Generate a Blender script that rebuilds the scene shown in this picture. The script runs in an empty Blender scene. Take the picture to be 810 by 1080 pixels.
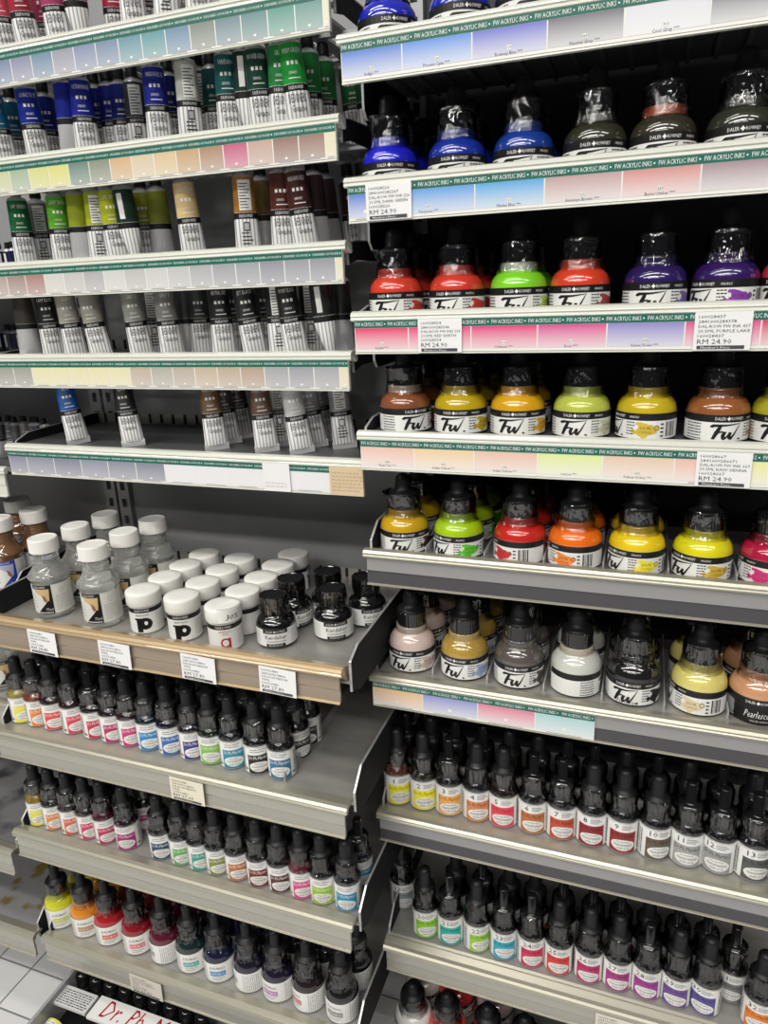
import bpy, math, random
from mathutils import Matrix, Vector
random.seed(7)
SC = bpy.context.scene
COL = SC.collection
PI = math.pi
H = 0.92                                   # camera height above the floor
# ------------------------------------------------------------------ camera
F, YAW, PITCH, ROLL = 750.0, 0.358330055, 0.306339284, 0.0414283602
cy, sy, cp, sp, cr, sr = math.cos(YAW), math.sin(YAW), math.cos(PITCH), math.sin(PITCH), math.cos(ROLL), math.sin(ROLL)
FWD = Vector((-sy*cp, cy*cp, -sp)); RT = Vector((cy, sy, 0)); DN = FWD.cross(RT)
R2 = cr*RT + sr*DN; D2 = -sr*RT + cr*DN
CAM = Vector((0, -0.55, H))
cd = bpy.data.cameras.new('camera'); co = bpy.data.objects.new('camera', cd); COL.objects.link(co)
cd.sensor_fit = 'VERTICAL'; cd.sensor_height = 36; cd.lens = F/1080*36; cd.clip_start = 0.02
co.matrix_world = Matrix(((R2.x, -D2.x, -FWD.x, CAM.x), (R2.y, -D2.y, -FWD.y, CAM.y), (R2.z, -D2.z, -FWD.z, CAM.z), (0, 0, 0, 1)))
SC.camera = co
def ray(x, y): return R2*((x-405)/F) + D2*((y-540)/F) + FWD
def at_y(x, y, Y):                          # point of the photograph on the upright plane y = Y
    d = ray(x, y); return CAM + d*((Y-CAM.y)/d.y)
def at_z(x, y, Z):                          # ... on the level plane z = Z
    d = ray(x, y); return CAM + d*((Z-CAM.z)/d.z)
def x_at(px, y, z):                         # x on the line (y, z) that the photograph shows at column px
    a, c = -1.5, 1.
    for _ in range(40):
        m = (a+c)/2; d = Vector((m, y, z))-CAM; q = 405+F*d.dot(R2)/d.dot(FWD)
        if q < px: a = m
        else: c = m
    return m
# ------------------------------------------------------------------ materials
MATS = {}
def mat(name, col, rough=.5, metal=0., coat=0., spec=.5, bump=None, noise=None, trans=0., ior=1.45):
    if name in MATS: return MATS[name]
    m = bpy.data.materials.new(name); m.use_nodes = True; nt = m.node_tree; b = nt.nodes['Principled BSDF']
    b.inputs['Base Color'].default_value = (*col, 1); b.inputs['Roughness'].default_value = rough
    b.inputs['Metallic'].default_value = metal; b.inputs['Coat Weight'].default_value = coat
    b.inputs['Coat Roughness'].default_value = .04; b.inputs['Specular IOR Level'].default_value = spec
    b.inputs['Transmission Weight'].default_value = trans; b.inputs['IOR'].default_value = ior
    if bump or noise:
        tc = nt.nodes.new('ShaderNodeTexCoord')
        def nz(scale, stretch=(1, 1, 1), detail=4):
            mp = nt.nodes.new('ShaderNodeMapping'); mp.inputs['Scale'].default_value = stretch
            nt.links.new(tc.outputs['Object'], mp.inputs['Vector'])
            n = nt.nodes.new('ShaderNodeTexNoise'); n.inputs['Scale'].default_value = scale; n.inputs['Detail'].default_value = detail
            nt.links.new(mp.outputs['Vector'], n.inputs['Vector']); return n
        if bump:
            n = nz(bump[0], bump[2] if len(bump) > 2 else (1, 1, 1)); bp = nt.nodes.new('ShaderNodeBump')
            bp.inputs['Strength'].default_value = bump[1]; bp.inputs['Distance'].default_value = .001
            nt.links.new(n.outputs['Fac'], bp.inputs['Height']); nt.links.new(bp.outputs['Normal'], b.inputs['Normal'])
        if noise:
            n = nz(noise[0], noise[2] if len(noise) > 2 else (1, 1, 1)); r = nt.nodes.new('ShaderNodeValToRGB')
            lo, hi = noise[3] if len(noise) > 3 else (.35, .65)
            r.color_ramp.elements[0].position = lo; r.color_ramp.elements[1].position = hi
            r.color_ramp.elements[0].color = (*col, 1); r.color_ramp.elements[1].color = (*noise[1], 1)
            nt.links.new(n.outputs['Fac'], r.inputs['Fac']); nt.links.new(r.outputs['Color'], b.inputs['Base Color'])
    MATS[name] = m; return m
def hexname(c): return ''.join('%02x' % int(max(0, min(1, v))*255) for v in c)
def ink(c): return mat('ink_'+hexname(c), c, .12, coat=1., spec=.5)
def paint(c): return mat('print_'+hexname(c), c, .4)
def enamel(c): return mat('enamel_'+hexname(c), c, .3, coat=.3)
WHITE = mat('white_paper', (.80, .80, .78), .45)
BLACKP = mat('black_print', (.008, .008, .009), .4)
RUBBER = mat('black_rubber', (.008, .008, .009), .42, spec=.4)
GLOSSB = mat('gloss_black_plastic', (.008, .008, .009), .12, coat=.6)
CAPW = mat('white_plastic_cap', (.80, .79, .75), .4)
GREEN = mat('green_print', (.012, .13, .095), .4)
CARD = mat('white_card', (.78, .78, .74), .4)
STEEL = mat('grey_steel', (.40, .39, .365), .40, metal=.45, noise=(14, (.33, .32, .30), (1, 4, 1)))
STEELD = mat('dark_steel', (.10, .105, .11), .45, metal=.3, noise=(10, (.13, .13, .135)))
PANEL = mat('dark_grey_panel', (.24, .245, .25), .42, noise=(5, (.30, .305, .31), (1, 1, .5)))
SIDE = mat('shelf_side_black', (.016, .017, .019), .65, spec=.2)
EDGE = mat('bare_steel_edge', (.5, .5, .5), .35, metal=.5)
RAILW = mat('clear_white_rail', (.62, .63, .56), .22, coat=.5)
RAILG = mat('aluminium_rail', (.46, .44, .36), .33, metal=.6, bump=(60, .12, (.05, 1, 3)))
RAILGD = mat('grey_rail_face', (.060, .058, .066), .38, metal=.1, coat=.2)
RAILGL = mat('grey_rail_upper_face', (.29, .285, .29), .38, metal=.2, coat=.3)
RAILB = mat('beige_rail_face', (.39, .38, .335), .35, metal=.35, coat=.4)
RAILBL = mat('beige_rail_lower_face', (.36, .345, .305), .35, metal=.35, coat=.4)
RAILT = mat('tan_rail_lip', (.56, .42, .24), .28, metal=.25, coat=.6, noise=(40, (.42, .31, .18), (.1, 1, 3)))
RAILTF = mat('tan_rail_face', (.31, .25, .18), .32, metal=.2, coat=.5, noise=(25, (.25, .2, .15), (.1, 1, 3)))
# print whose colours run from full at the top to pale below, as on the card
def printed():
    m = bpy.data.materials.new('printed_swatch'); m.use_nodes = True; nt = m.node_tree; b = nt.nodes['Principled BSDF']
    a = nt.nodes.new('ShaderNodeAttribute'); a.attribute_name = 'printed_colour'
    nt.links.new(a.outputs['Color'], b.inputs['Base Color']); b.inputs['Roughness'].default_value = .35
    return m
SWATCH = printed()
def wrapmat(name, fac, rough, scale):
    m = bpy.data.materials.new(name); m.use_nodes = True; nt = m.node_tree
    for n in list(nt.nodes):
        if n.type != 'OUTPUT_MATERIAL': nt.nodes.remove(n)
    out = [n for n in nt.nodes if n.type == 'OUTPUT_MATERIAL'][0]
    tr = nt.nodes.new('ShaderNodeBsdfTransparent'); tr.inputs['Color'].default_value = (.95, .95, .95, 1)
    gl = nt.nodes.new('ShaderNodeBsdfGlossy'); gl.inputs['Roughness'].default_value = rough; gl.inputs['Color'].default_value = (1, 1, 1, 1)
    mx = nt.nodes.new('ShaderNodeMixShader'); fr = nt.nodes.new('ShaderNodeFresnel'); fr.inputs['IOR'].default_value = 1.5
    ad = nt.nodes.new('ShaderNodeMath'); ad.operation = 'ADD'; ad.inputs[1].default_value = fac; ad.use_clamp = True
    tc = nt.nodes.new('ShaderNodeTexCoord'); nz = nt.nodes.new('ShaderNodeTexNoise'); nz.inputs['Scale'].default_value = scale; nz.inputs['Detail'].default_value = 2
    oi = nt.nodes.new('ShaderNodeObjectInfo'); va = nt.nodes.new('ShaderNodeVectorMath'); va.operation = 'ADD'
    bp = nt.nodes.new('ShaderNodeBump'); bp.inputs['Strength'].default_value = 1.; bp.inputs['Distance'].default_value = .0035
    L = nt.links.new
    mp = nt.nodes.new('ShaderNodeMapping'); mp.inputs['Scale'].default_value = (1, 1, .45)
    L(tc.outputs['Object'], va.inputs[0]); L(oi.outputs['Random'], va.inputs[1]); L(va.outputs[0], mp.inputs['Vector']); L(mp.outputs['Vector'], nz.inputs['Vector'])
    L(nz.outputs['Fac'], bp.inputs['Height']); L(bp.outputs['Normal'], gl.inputs['Normal'])
    L(fr.outputs['Fac'], ad.inputs[0]); L(ad.outputs[0], mx.inputs['Fac']); L(tr.outputs[0], mx.inputs[1]); L(gl.outputs[0], mx.inputs[2]); L(mx.outputs[0], out.inputs['Surface'])
    return m
WRAP = wrapmat('clear_shrink_film', .03, .045, 170)
ACRYL = wrapmat('clear_acrylic', .05, .05, 2)
LIQUID = mat('clear_liquid', (.88, .90, .86), .03, trans=.80, ior=1.30, coat=.5)
AMBER = mat('amber_liquid', (.17, .085, .040), .05, coat=1.)
GLASSN = mat('clear_neck', (.90, .91, .89), .05, trans=1., ior=1.3)
# stripes of print on the bare metal of the tubes
def tube_metal():
    m = bpy.data.materials.new('silver_tube_print'); m.use_nodes = True; nt = m.node_tree; b = nt.nodes['Principled BSDF']
    tc = nt.nodes.new('ShaderNodeTexCoord'); w = nt.nodes.new('ShaderNodeTexWave'); w.bands_direction = 'X'
    w.inputs['Scale'].default_value = 95; w.inputs['Distortion'].default_value = .6; w.inputs['Detail'].default_value = 1
    r = nt.nodes.new('ShaderNodeValToRGB'); r.color_ramp.elements[0].position = .12; r.color_ramp.elements[1].position = .5
    r.color_ramp.elements[0].color = (.42, .42, .43, 1); r.color_ramp.elements[1].color = (.92, .92, .91, 1)
    nt.links.new(tc.outputs['Object'], w.inputs['Vector']); nt.links.new(w.outputs['Fac'], r.inputs['Fac']); nt.links.new(r.outputs['Color'], b.inputs['Base Color'])
    b.inputs['Metallic'].default_value = .12; b.inputs['Roughness'].default_value = .3
    return m
TUBEM = tube_metal()
TUBES = mat('plain_silver', (.62, .62, .63), .3, metal=.45)
# ------------------------------------------------------------------ mesh building
class MB:
    def __init__(s): s.v = []; s.f = []; s.m = []; s.s = []; s.c = {}
    def add(s, vs, fs, m=0, sm=False, col=None):
        o = len(s.v); s.v += [tuple(p) for p in vs]
        for f in fs: s.f.append(tuple(i+o for i in f)); s.m.append(m); s.s.append(sm)
        if col:
            for i, c in enumerate(col): s.c[o+i] = c
    def box(s, x0, x1, y0, y1, z0, z1, m=0):
        s.add([(x0, y0, z0), (x1, y0, z0), (x1, y1, z0), (x0, y1, z0), (x0, y0, z1), (x1, y0, z1), (x1, y1, z1), (x0, y1, z1)],
              [(3, 2, 1, 0), (4, 5, 6, 7), (0, 1, 5, 4), (1, 2, 6, 5), (2, 3, 7, 6), (3, 0, 4, 7)], m)
    def prism_x(s, prof, x0, x1, m=0, ms=None):       # closed (y,z) outline drawn out along x
        n = len(prof); vs = [(x0, *p) for p in prof] + [(x1, *p) for p in prof]
        for i in range(n):
            j = (i+1) % n; s.add([vs[i], vs[j], vs[n+j], vs[n+i]], [(0, 1, 2, 3)], ms[i] if ms else m)
        s.add(vs[:n], [tuple(range(n-1, -1, -1))], m); s.add(vs[n:], [tuple(range(n))], m)
    def plate_x(s, poly, x0, x1, m=0):                # (y,z) outline with thickness along x
        s.prism_x(poly, x0, x1, m)
    def lathe(s, prof, n=28, m=0, ms=None, top=True, bot=True, sm=True, wob=None):
        vs = []
        for k, (r, z) in enumerate(prof):
            for i in range(n):
                a = 2*PI*i/n; q = r + (wob(k, i, n) if wob else 0); vs.append((q*math.sin(a), -q*math.cos(a), z))
        o = len(s.v); s.v += vs
        for k in range(len(prof)-1):
            for i in range(n):
                j = (i+1) % n; s.f.append((o+k*n+i, o+k*n+j, o+(k+1)*n+j, o+(k+1)*n+i)); s.m.append(ms[k] if ms else m); s.s.append(sm)
        if bot: s.f.append(tuple(o+i for i in range(n-1, -1, -1))); s.m.append(ms[0] if ms else m); s.s.append(False)
        if top: s.f.append(tuple(o+(len(prof)-1)*n+i for i in range(n))); s.m.append(ms[-1] if ms else m); s.s.append(False)
    # -- print wrapped round a cylinder of radius R
    def wrap(s, pts, faces, R, m, off=.00012):
        q = R+off; s.add([(q*math.sin(u/R), -q*math.cos(u/R), v) for u, v in pts], faces, m)
    def wpatch(s, R, u0, u1, v0, v1, m, off=.00008):
        n = max(2, int(abs(u1-u0)/R/.17)+1); pts = []; fs = []
        for i in range(n+1):
            u = u0+(u1-u0)*i/n; pts += [(u, v0), (u, v1)]
            if i: k = 2*i; fs.append((k-2, k, k+1, k-1))
        s.wrap(pts, fs, R, m, off)
    def wtext(s, t, R, u, v, h, m, off=.0002, w=None, shear=0):
        pts, fs = text_geo(t, h, shear, w); s.wrap([(x+u, y+v) for x, y in pts], fs, R, m, off)
    def wpoly(s, R, poly, m, off=.00016):              # any outline, cut into slices that follow the curve
        us = [p[0] for p in poly]; lo, hi = min(us), max(us); n = max(4, min(26, int((hi-lo)/R/.09)+4))
        def cuts(u):
            r = []
            for (a, b), (c, d) in zip(poly, poly[1:]+poly[:1]):
                if (a <= u < c) or (c <= u < a): r.append(b+(d-b)*(u-a)/(c-a))
            return sorted(r)
        e = (hi-lo)*1e-4; vs = []; fs = []
        for i in range(n):
            u0 = lo+(hi-lo)*i/n; u1 = lo+(hi-lo)*(i+1)/n; A = cuts(u0+e); B = cuts(u1-e)
            if len(A) != len(B):
                A = B = cuts((u0+u1)/2)
            for k in range(0, len(A)-1, 2):
                o = len(vs); vs += [(u0, A[k]), (u1, B[k]), (u1, B[k+1]), (u0, A[k+1])]; fs.append((o, o+1, o+2, o+3))
        s.wrap(vs, fs, R, m, off)
    def woval(s, R, u, v, a, b, m, off=.00016):
        n = 28; s.wpoly(R, [(u+a*math.cos(2*PI*i/n+.01), v+b*math.sin(2*PI*i/n+.01)) for i in range(n)], m, off)
    def flat(s, pts, faces, y, m):                    # print on an upright plane facing -y
        s.add([(p[0], y, p[1]) for p in pts], faces, m)
    def mesh(s, name, mats):
        me = bpy.data.meshes.new(name); me.from_pydata(s.v, [], s.f); me.materials.clear()
        for m in mats: me.materials.append(m)
        me.polygons.foreach_set('material_index', s.m); me.polygons.foreach_set('use_smooth', s.s)
        if s.c:
            at = me.attributes.new('printed_colour', 'FLOAT_COLOR', 'POINT')
            for i in range(len(s.v)): at.data[i].color = (*s.c.get(i, (.7, .7, .7)), 1)
        me.update(); return me
    def build(s, name, mats, parent=None):
        if parent is not None and not s.__dict__.get('local'):
            l = wloc(parent); s.v = [(x-l.x, y-l.y, z-l.z) for x, y, z in s.v]
        return link(name, s.mesh(name, mats), parent)
def wloc(o):
    v = o.location.copy()
    while o.parent: o = o.parent; v += o.location
    return v
def link(name, me, parent=None, over=None):
    o = bpy.data.objects.new(name, me); COL.objects.link(o)
    if parent: o.parent = parent
    for i, m in (over or {}).items():
        o.material_slots[i].link = 'OBJECT'; o.material_slots[i].material = m
    return o
def tag(o, label=None, cat=None, group=None, kind=None):
    if label: o['label'] = label
    if cat: o['category'] = cat
    if group: o['group'] = group
    if kind: o['kind'] = kind
    return o
def empty(name, loc, rz=0, ry=0, rx=0):
    o = bpy.data.objects.new(name, None); COL.objects.link(o); o.location = loc; o.rotation_euler = (rx, ry, rz); o.empty_display_size = .01
    return o
TG = {}
def text_geo(t, h, shear=0, w=None):
    k = (t, shear)
    if k not in TG:
        c = bpy.data.curves.new('lettering', 'FONT'); c.body = t; c.resolution_u = 1; c.shear = shear; c.align_x = 'CENTER'
        o = bpy.data.objects.new('lettering', c); COL.objects.link(o); bpy.context.view_layer.update()
        me = bpy.data.meshes.new_from_object(o.evaluated_get(bpy.context.evaluated_depsgraph_get()))
        pts = [(v.co.x, v.co.y) for v in me.vertices]; fs = [tuple(p.vertices) for p in me.polygons]
        bpy.data.objects.remove(o); bpy.data.curves.remove(c); bpy.data.meshes.remove(me); TG[k] = (pts, fs)
    pts, fs = TG[k]; q = h/.69; xs = [p[0] for p in pts] or [0]; cx = (min(xs)+max(xs))/2; wd = (max(xs)-min(xs)) or 1
    qx = w/wd if w else q
    return [((x-cx)*qx, y*q) for x, y in pts], fs
def star4(u, v, r):
    p = []
    for i in range(8): a = PI/4*i; q = r if i % 2 == 0 else r*.55; p.append((u+q*math.sin(a), v+q*math.cos(a)))
    return p, [tuple(range(8))]
def stroke(pts, ws):
    vs, fs = [], []
    for i, (x, y) in enumerate(pts):
        a = pts[max(0, i-1)]; b = pts[min(len(pts)-1, i+1)]; dx, dy = b[0]-a[0], b[1]-a[1]; l = math.hypot(dx, dy) or 1; w = ws[i]*.58
        vs += [(x-dy/l*w, y+dx/l*w), (x+dy/l*w, y-dx/l*w)]
        if i: k = 2*i; fs.append((k-2, k-1, k+1, k))
    return vs, fs
def brush_mark(u, v, w, h):                            # the brushed two-letter mark on the ink labels
    out = []
    for pts0, ws0 in (([(.0, .76), (.1, .86), (.5, .88), (1., .98)], [.10, .14, .09, .02]),
                    ([(.30, .82), (.20, .45), (.08, .02)], [.10, .13, .09]),
                    ([(.13, .42), (.40, .50)], [.10, .07]),
                    ([(.46, .50), (.40, .25), (.42, .04), (.54, .2), (.64, .46)], [.10, .11, .10, .06, .05]),
                    ([(.64, .46), (.60, .22), (.64, .04), (.76, .3), (.96, .92)], [.09, .11, .10, .06, .02]),
                    ([(.93, .02), (.99, .08)], [.09, .09])):
        pts, ws = [], []
        for q in range(len(pts0)-1):
            for t in range(6): pts.append(tuple(a+(c-a)*t/6 for a, c in zip(pts0[q], pts0[q+1]))); ws.append(ws0[q]+(ws0[q+1]-ws0[q])*t/6)
        pts.append(pts0[-1]); ws.append(ws0[-1])
        vs, fs = stroke(pts, ws); out.append(([(u+(x-.5)*w, v+y*h) for x, y in vs], fs))
    return out
def blob(u, v, a, b, seed, n=26):
    rnd = random.Random(seed); ph = [rnd.uniform(0, 6.28) for _ in range(3)]; p = []
    for i in range(n):
        t = 2*PI*i/n; q = 1+.16*math.sin(3*t+ph[0])+.12*math.sin(5*t+ph[1])+.08*math.sin(8*t+ph[2]); p.append((u+a*q*math.cos(t), v+b*q*math.sin(t)))
    return p, [tuple(range(n))]
# ------------------------------------------------------------------ dropper ink bottles (squat, brush mark)
RF = .0222
def fw_body():
    b = MB(); b.lathe([(.0195, 0), (.0216, .0008), (RF, .0025), (RF, .0214), (.0219, .0240), (.0209, .0272), (.0188, .0302), (.0166, .0322), (.0151, .0336),
                       (.0146, .0352), (.0151, .0364), (.0146, .0378), (.0146, .0395)], 36, ms=[0]*8+[1]*4)
    return b.mesh('glass_body', [ink((.5, .5, .5)), mat('ink_stained_neck', (.25, .22, .18), .1, coat=1.)])
def fw_label(style):
    b = MB(); R = RF+.0003; W = PI*R
    dark = style == 'pearl'
    bg = 1 if dark else 0; fg = 0 if dark else 1
    b.wpatch(R, -W*.93, W*.93, .0012, .0212, bg, 0)
    b.wpatch(R, -W*.93, W*.93, .0158, .0212, 1, .0001)
    b.wpatch(R, -W*.93, W*.93, .0012, .0019, 1, .0001)
    b.wtext('DALER', R, -.0085, .0174, .0022, 0, w=.0072); p, f = star4(-.0028, .0185, .0017); b.wrap(p, f, R, 0, .0002)
    b.wtext('ROWNEY', R, .0037, .0174, .0022, 0, w=.0092)
    b.wtext('FWACRYLIC', R, .0160, .0176, .0016, 0, w=.0075, shear=.3)
    if dark:
        b.wtext('Pearlescent', R, -.001, .0062, .0056, 0, w=.023, shear=.35); b.wtext('LIQUID ACRYLIC', R, 0, .0030, .0012, 0, w=.015)
    else:
        for p, f in brush_mark(-.0040, .0030, .0212, .0122): b.wrap(p, f, R, 1, .0002)
        if style == 'pearlw': b.wtext('Pearlescent', R, -.002, .0024, .0032, 1, w=.018, shear=.35)
    rnd = random.Random(5)
    for u0, u1 in ((.0100, .0165), (-.0345, -.0215)):
        for k in range(5 if u0 > 0 else 6):
            v = .0138-k*.0022; x = u0
            while x < u1-.001:
                l = rnd.uniform(.0008, .0022); b.wpatch(R, x, min(x+l, u1), v, v+.0008, fg, .00015); x += l+.0005
    u = .0245; p, f = blob(u, .0086, .0070, .0056, 3); b.wpoly(R, p, 2, .00014)
    p, f = blob(u-.0085, .0070, .0022, .0020, 8); b.wpoly(R, p, 2, .00014); p, f = blob(u-.006, .0135, .0014, .0012, 9); b.wpoly(R, p, 2, .00014)
    b.wtext('29.5 ML', R, u, .0092, .0020, 3, w=.008); b.wtext('1 US fl oz', R, u, .0062, .0016, 3, w=.0085)
    b.woval(R, u+.0082, .0102, .0021, .0021, 3, .0002); b.woval(R, u+.0082, .0102, .0016, .0016, 2, .00026)
    for k in range(4): b.wpatch(R, u+.0112, u+.0136, .0035+k*.0030, .0046+k*.0030, 1, .0002)
    b.wpatch(R, .0395, .0500, .0030, .0152, 0, .00018)
    x = .0402
    while x < .0490:
        l = rnd.choice((.00035, .0006, .0010)); b.wpatch(R, x, x+l, .0036, .0146, 1, .00026); x += l+rnd.choice((.0004, .0007))
    return b.mesh('label', [WHITE, BLACKP, paint((.5, .5, .5)), mat('label_dark_grey', (.05, .05, .05), .4)])
def bulb(r, z0, z1, rc, ring=True):
    b = MB(); hh = z1-z0; pr = []
    if ring: pr += [(rc, z0), (rc, z0+.0012), (rc*.86, z0+.0024), (r*1.12, z0+.0042)]
    else: pr += [(r, z0)]
    pr += [(r, z0+.006 if ring else z0+.002), (r*.96, z1-r*1.0), (r*.90, z1-r*.6), (r*.72, z1-r*.28), (r*.42, z1-r*.08), (r*.12, z1)]
    b.lathe(pr, 24); return b.mesh('dropper_bulb', [RUBBER])
def thin_tip(r, z0, z1, rc):
    b = MB(); b.lathe([(rc, z0), (rc, z0+.001), (r*1.3, z0+.002), (r*1.08, z0+.0035), (r, z1-.001), (r*.85, z1-.0002), (r*.6, z1)], 20)
    return b.mesh('dropper_tip', [GLOSSB])
def collar(r, z0, z1, ribs=36, m=GLOSSB):
    b = MB(); b.lathe([(r*.96, z0), (r, z0+.0008), (r, z1-.0008), (r*.95, z1)], ribs*2, wob=lambda k, i, n: -.00022 if i % 2 else 0, sm=False)
    return b.mesh('cap_collar', [m])
def film(prof, seed, amp=.0005, torn=0):
    rnd = random.Random(seed); n = 44; b = MB(); N = len(prof)
    ph = [(rnd.randint(4, 15), rnd.uniform(0, 6.28), rnd.uniform(.3, 1)) for _ in range(5)]
    def wob(k, i, n):
        a = 2*PI*i/n; d = sum(w*math.sin(f*a+p+k*.7*w) for f, p, w in ph)*amp*.55
        if torn and k >= N-3:
            t = max(0, math.cos(a+PI/2-.3)); d += torn*(t**3)*(k-(N-4))/3
        return d+amp
    b.lathe(prof, n, top=False, bot=False, wob=wob); return b.mesh('shrink_film', [WRAP])
FWB = fw_body(); FWL = {s: fw_label(s) for s in ('plain', 'pearlw', 'pearl')}
FWBULB = bulb(.0077, .0520, .0708, .0132); FWCOL = collar(.0137, .0385, .0523)
FWFILM = [film([(.0170, .0322), (.0156, .0350), (.0152, .0385), (.0145, .0410), (.0143, .0450), (.0143, .0500), (.0141, .0528), (.0136, .0545)], k, .0006, t) for k, t in ((1, 0), (2, 0), (3, 0), (4, .006))]
def fw(x, y, z, off, col, label, group, style='plain', sp=None, film_k=None, neck=None, sz=1.):
    f = math.atan2(-x, .55+y)+math.radians(off)
    r = empty('ink_bottle', (x, y, z+.0003), f); r.scale = (1, 1, sz); tag(r, label, 'bottle', group)
    nk = neck or tuple(c*.62+.018 for c in col)
    link('glass_body', FWB, r, {0: ink(col), 1: mat('neck_'+hexname(nk), nk, .1, coat=1.)})
    link('label', FWL[style], r, {2: paint(sp or col)})
    link('cap_collar', FWCOL, r); link('dropper_bulb', FWBULB, r)
    if film_k is not None: link('shrink_film', FWFILM[film_k], r)
    return r
# ------------------------------------------------------------------ slim watercolour dropper bottles
RS = .0128
def slim_body():
    b = MB(); b.lathe([(.0112, 0), (.0124, .0006), (RS, .002), (RS, .0378), (.0125, .0400), (.0115, .0426), (.0100, .0452), (.0088, .0472), (.0084, .0495)], 30)
    return b.mesh('glass_body', [ink((.02, .02, .02))])
def slim_label(kind, num):
    b = MB(); R = RS+.00025; W = PI*R
    b.wpatch(R, -W*.95, W*.95, .0014, .0376, 0, 0)
    a = .0112
    if kind == 'num':
        b.wpatch(R, -a, a, .0018, .0262, 1, .0001)
        b.wtext(str(num), R, -.0052, .0288, .0056, 2); b.wpatch(R, -.001, .0068, .0330, .0338, 3, .0002); b.wpatch(R, -.001, .0085, .0311, .0319, 3, .0002); b.wpatch(R, -.001, .006, .0292, .0300, 3, .0002)
        b.wtext('Dr.Ph.Martin\'s', R, 0, .0200, .0046, 4, w=.0205, shear=.2)
        b.woval(R, .0005, .0106, .0100, .0066, 0); b.wtext('SYNCHROMATIC', R, .0005, .0138, .0016, 2, w=.011, off=.00024)
        b.wtext('TRANSPARENT', R, .0005, .0096, .0026, 2, w=.0155, off=.00024); b.wtext('WATER COLOR', R, .0005, .0060, .0020, 2, w=.0105, off=.00024)
    else:
        b.wpatch(R, -a*.95, a*.95, .0018, .0262, 1, .0001)
        for k, (u0, u1) in enumerate(((-.008, -.001), (0, .007))): b.wpatch(R, u0, u1, .0328, .0337, 3, .0002)
        b.wpatch(R, -.0085, .0055, .0300, .0309, 3, .0002)
        b.wtext('Dr.Ph.Martin\'s', R, 0, .0206, .0042, 0, w=.0190, shear=.2)
        b.woval(R, 0, .0108, .0096, .0066, 0); b.wtext('RADIANT', R, 0, .0138, .0016, 2, w=.008, off=.00024)
        b.wtext('CONCENTRATED', R, 0, .0098, .0024, 2, w=.0145, off=.00024); b.wtext('WATER COLOR', R, 0, .0062, .0018, 2, w=.0105, off=.00024)
    rnd = random.Random(4)
    for sgn in (-1, 1):
        for k in range(3):
            u = sgn*(.0155+k*.0022); v = .004
            while v < .033:
                l = rnd.uniform(.001, .004); b.wpatch(R, u-.0005, u+.0005, v, min(v+l, .0345), 2 if k == 0 else 3, .0002); v += l+.0007
        if kind != 'num': b.woval(R, sgn*.0135, .0065, .0018, .0018, 3)
    return b.mesh('label', [WHITE, paint((.5, .5, .5)), BLACKP, mat('label_grey', (.25, .25, .26), .4), paint((.2, .1, .1))])
SB = slim_body(); SL = {}
SCOL = collar(.0098, .0475, .0640, 22, mat('clear_black_collar', (.035, .035, .036), .15, coat=.8)); SBULB = bulb(.0062, .0635, .0905, .0098); STIP = thin_tip(.0042, .0635, .0885, .0096)
SFILM = [film([(.0132, .0366), (.0130, .0396), (.0122, .0424), (.0110, .0450), (.0104, .0478), (.0104, .053), (.0104, .060), (.0102, .0640), (.0092, .0655)], 20+k, .0004) for k in range(4)]
def slim(x, y, z, off, lab, liq, label, group, kind='rad', num='', tip=False, fk=0, dark=None):
    k = (kind, num)
    if k not in SL: SL[k] = slim_label(kind, num)
    r = empty('dropper_bottle', (x, y, z+.0003), math.atan2(-x, .55+y)+math.radians(off)); r.scale = (1.11, 1.11, .925) if kind == 'num' else (1.03, 1.03, .83); tag(r, label, 'bottle', group)
    link('glass_body', SB, r, {0: ink(liq)}); link('label', SL[k], r, {1: paint(lab), 4: paint(dark or tuple(c*.25 for c in lab))})
    link('cap_collar', SCOL, r); link('dropper_tip' if tip else 'dropper_bulb', STIP if tip else SBULB, r)
    link('shrink_film', SFILM[fk % 4], r); return r
# ------------------------------------------------------------------ round watercolour bottles
RR = .0176
def round_body():
    b = MB(); b.lathe([(.0155, 0), (.0171, .0008), (RR, .0025), (RR, .0295), (.0172, .0325), (.0160, .0362), (.0138, .0398), (.0118, .0422), (.0108, .0445), (.0106, .049)], 34)
    return b.mesh('glass_body', [ink((.02, .02, .02))])
def round_label(back):
    b = MB(); R = RR+.00025; W = PI*R; b.wpatch(R, -W*.95, W*.95, .0018, .0292, 0, 0)
    rnd = random.Random(11); sh = 0
    b.wtext('Dr.Ph.Martin\'s', R, -.002, .0208, .0036, 2, w=.0165, shear=.2)
    b.wpatch(R, -.0105, .0068, .0106, .0176, 1, .0001); b.wtext('HYDRUS', R, -.0018, .0118, .0042, 0, w=.015)
    for k in range(2): b.wpatch(R, -.009, .005-k*.003, .0078-k*.0026, .0088-k*.0026, 3, .0001)
    for s in (1, -1):
        k = 0
        while k < 9:
            u = s*(.0150+k*.0021); v = .0035
            while v < .026:
                l = rnd.uniform(.001, .005); b.wpatch(R, u-.0004, u+.0004, v, min(v+l, .027), 3, .0001); v += l+.0008
            k += 1
    return b.mesh('label', [WHITE, paint((.5, .5, .5)), mat('label_dark_grey', (.05, .05, .05), .4), mat('label_mid_grey', (.40, .40, .40), .4)])
RB = round_body(); RL = round_label(0); RCOL = collar(.0115, .0460, .0625, 24, mat('clear_black_collar', (.035, .035, .036), .15)); RBULB = bulb(.0056, .0620, .0875, .0116)
RFILM = [film([(.0142, .0405), (.0122, .0438), (.0120, .047), (.0120, .055), (.0120, .0615), (.0112, .0635)], 40+k, .0004) for k in range(3)]
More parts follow.
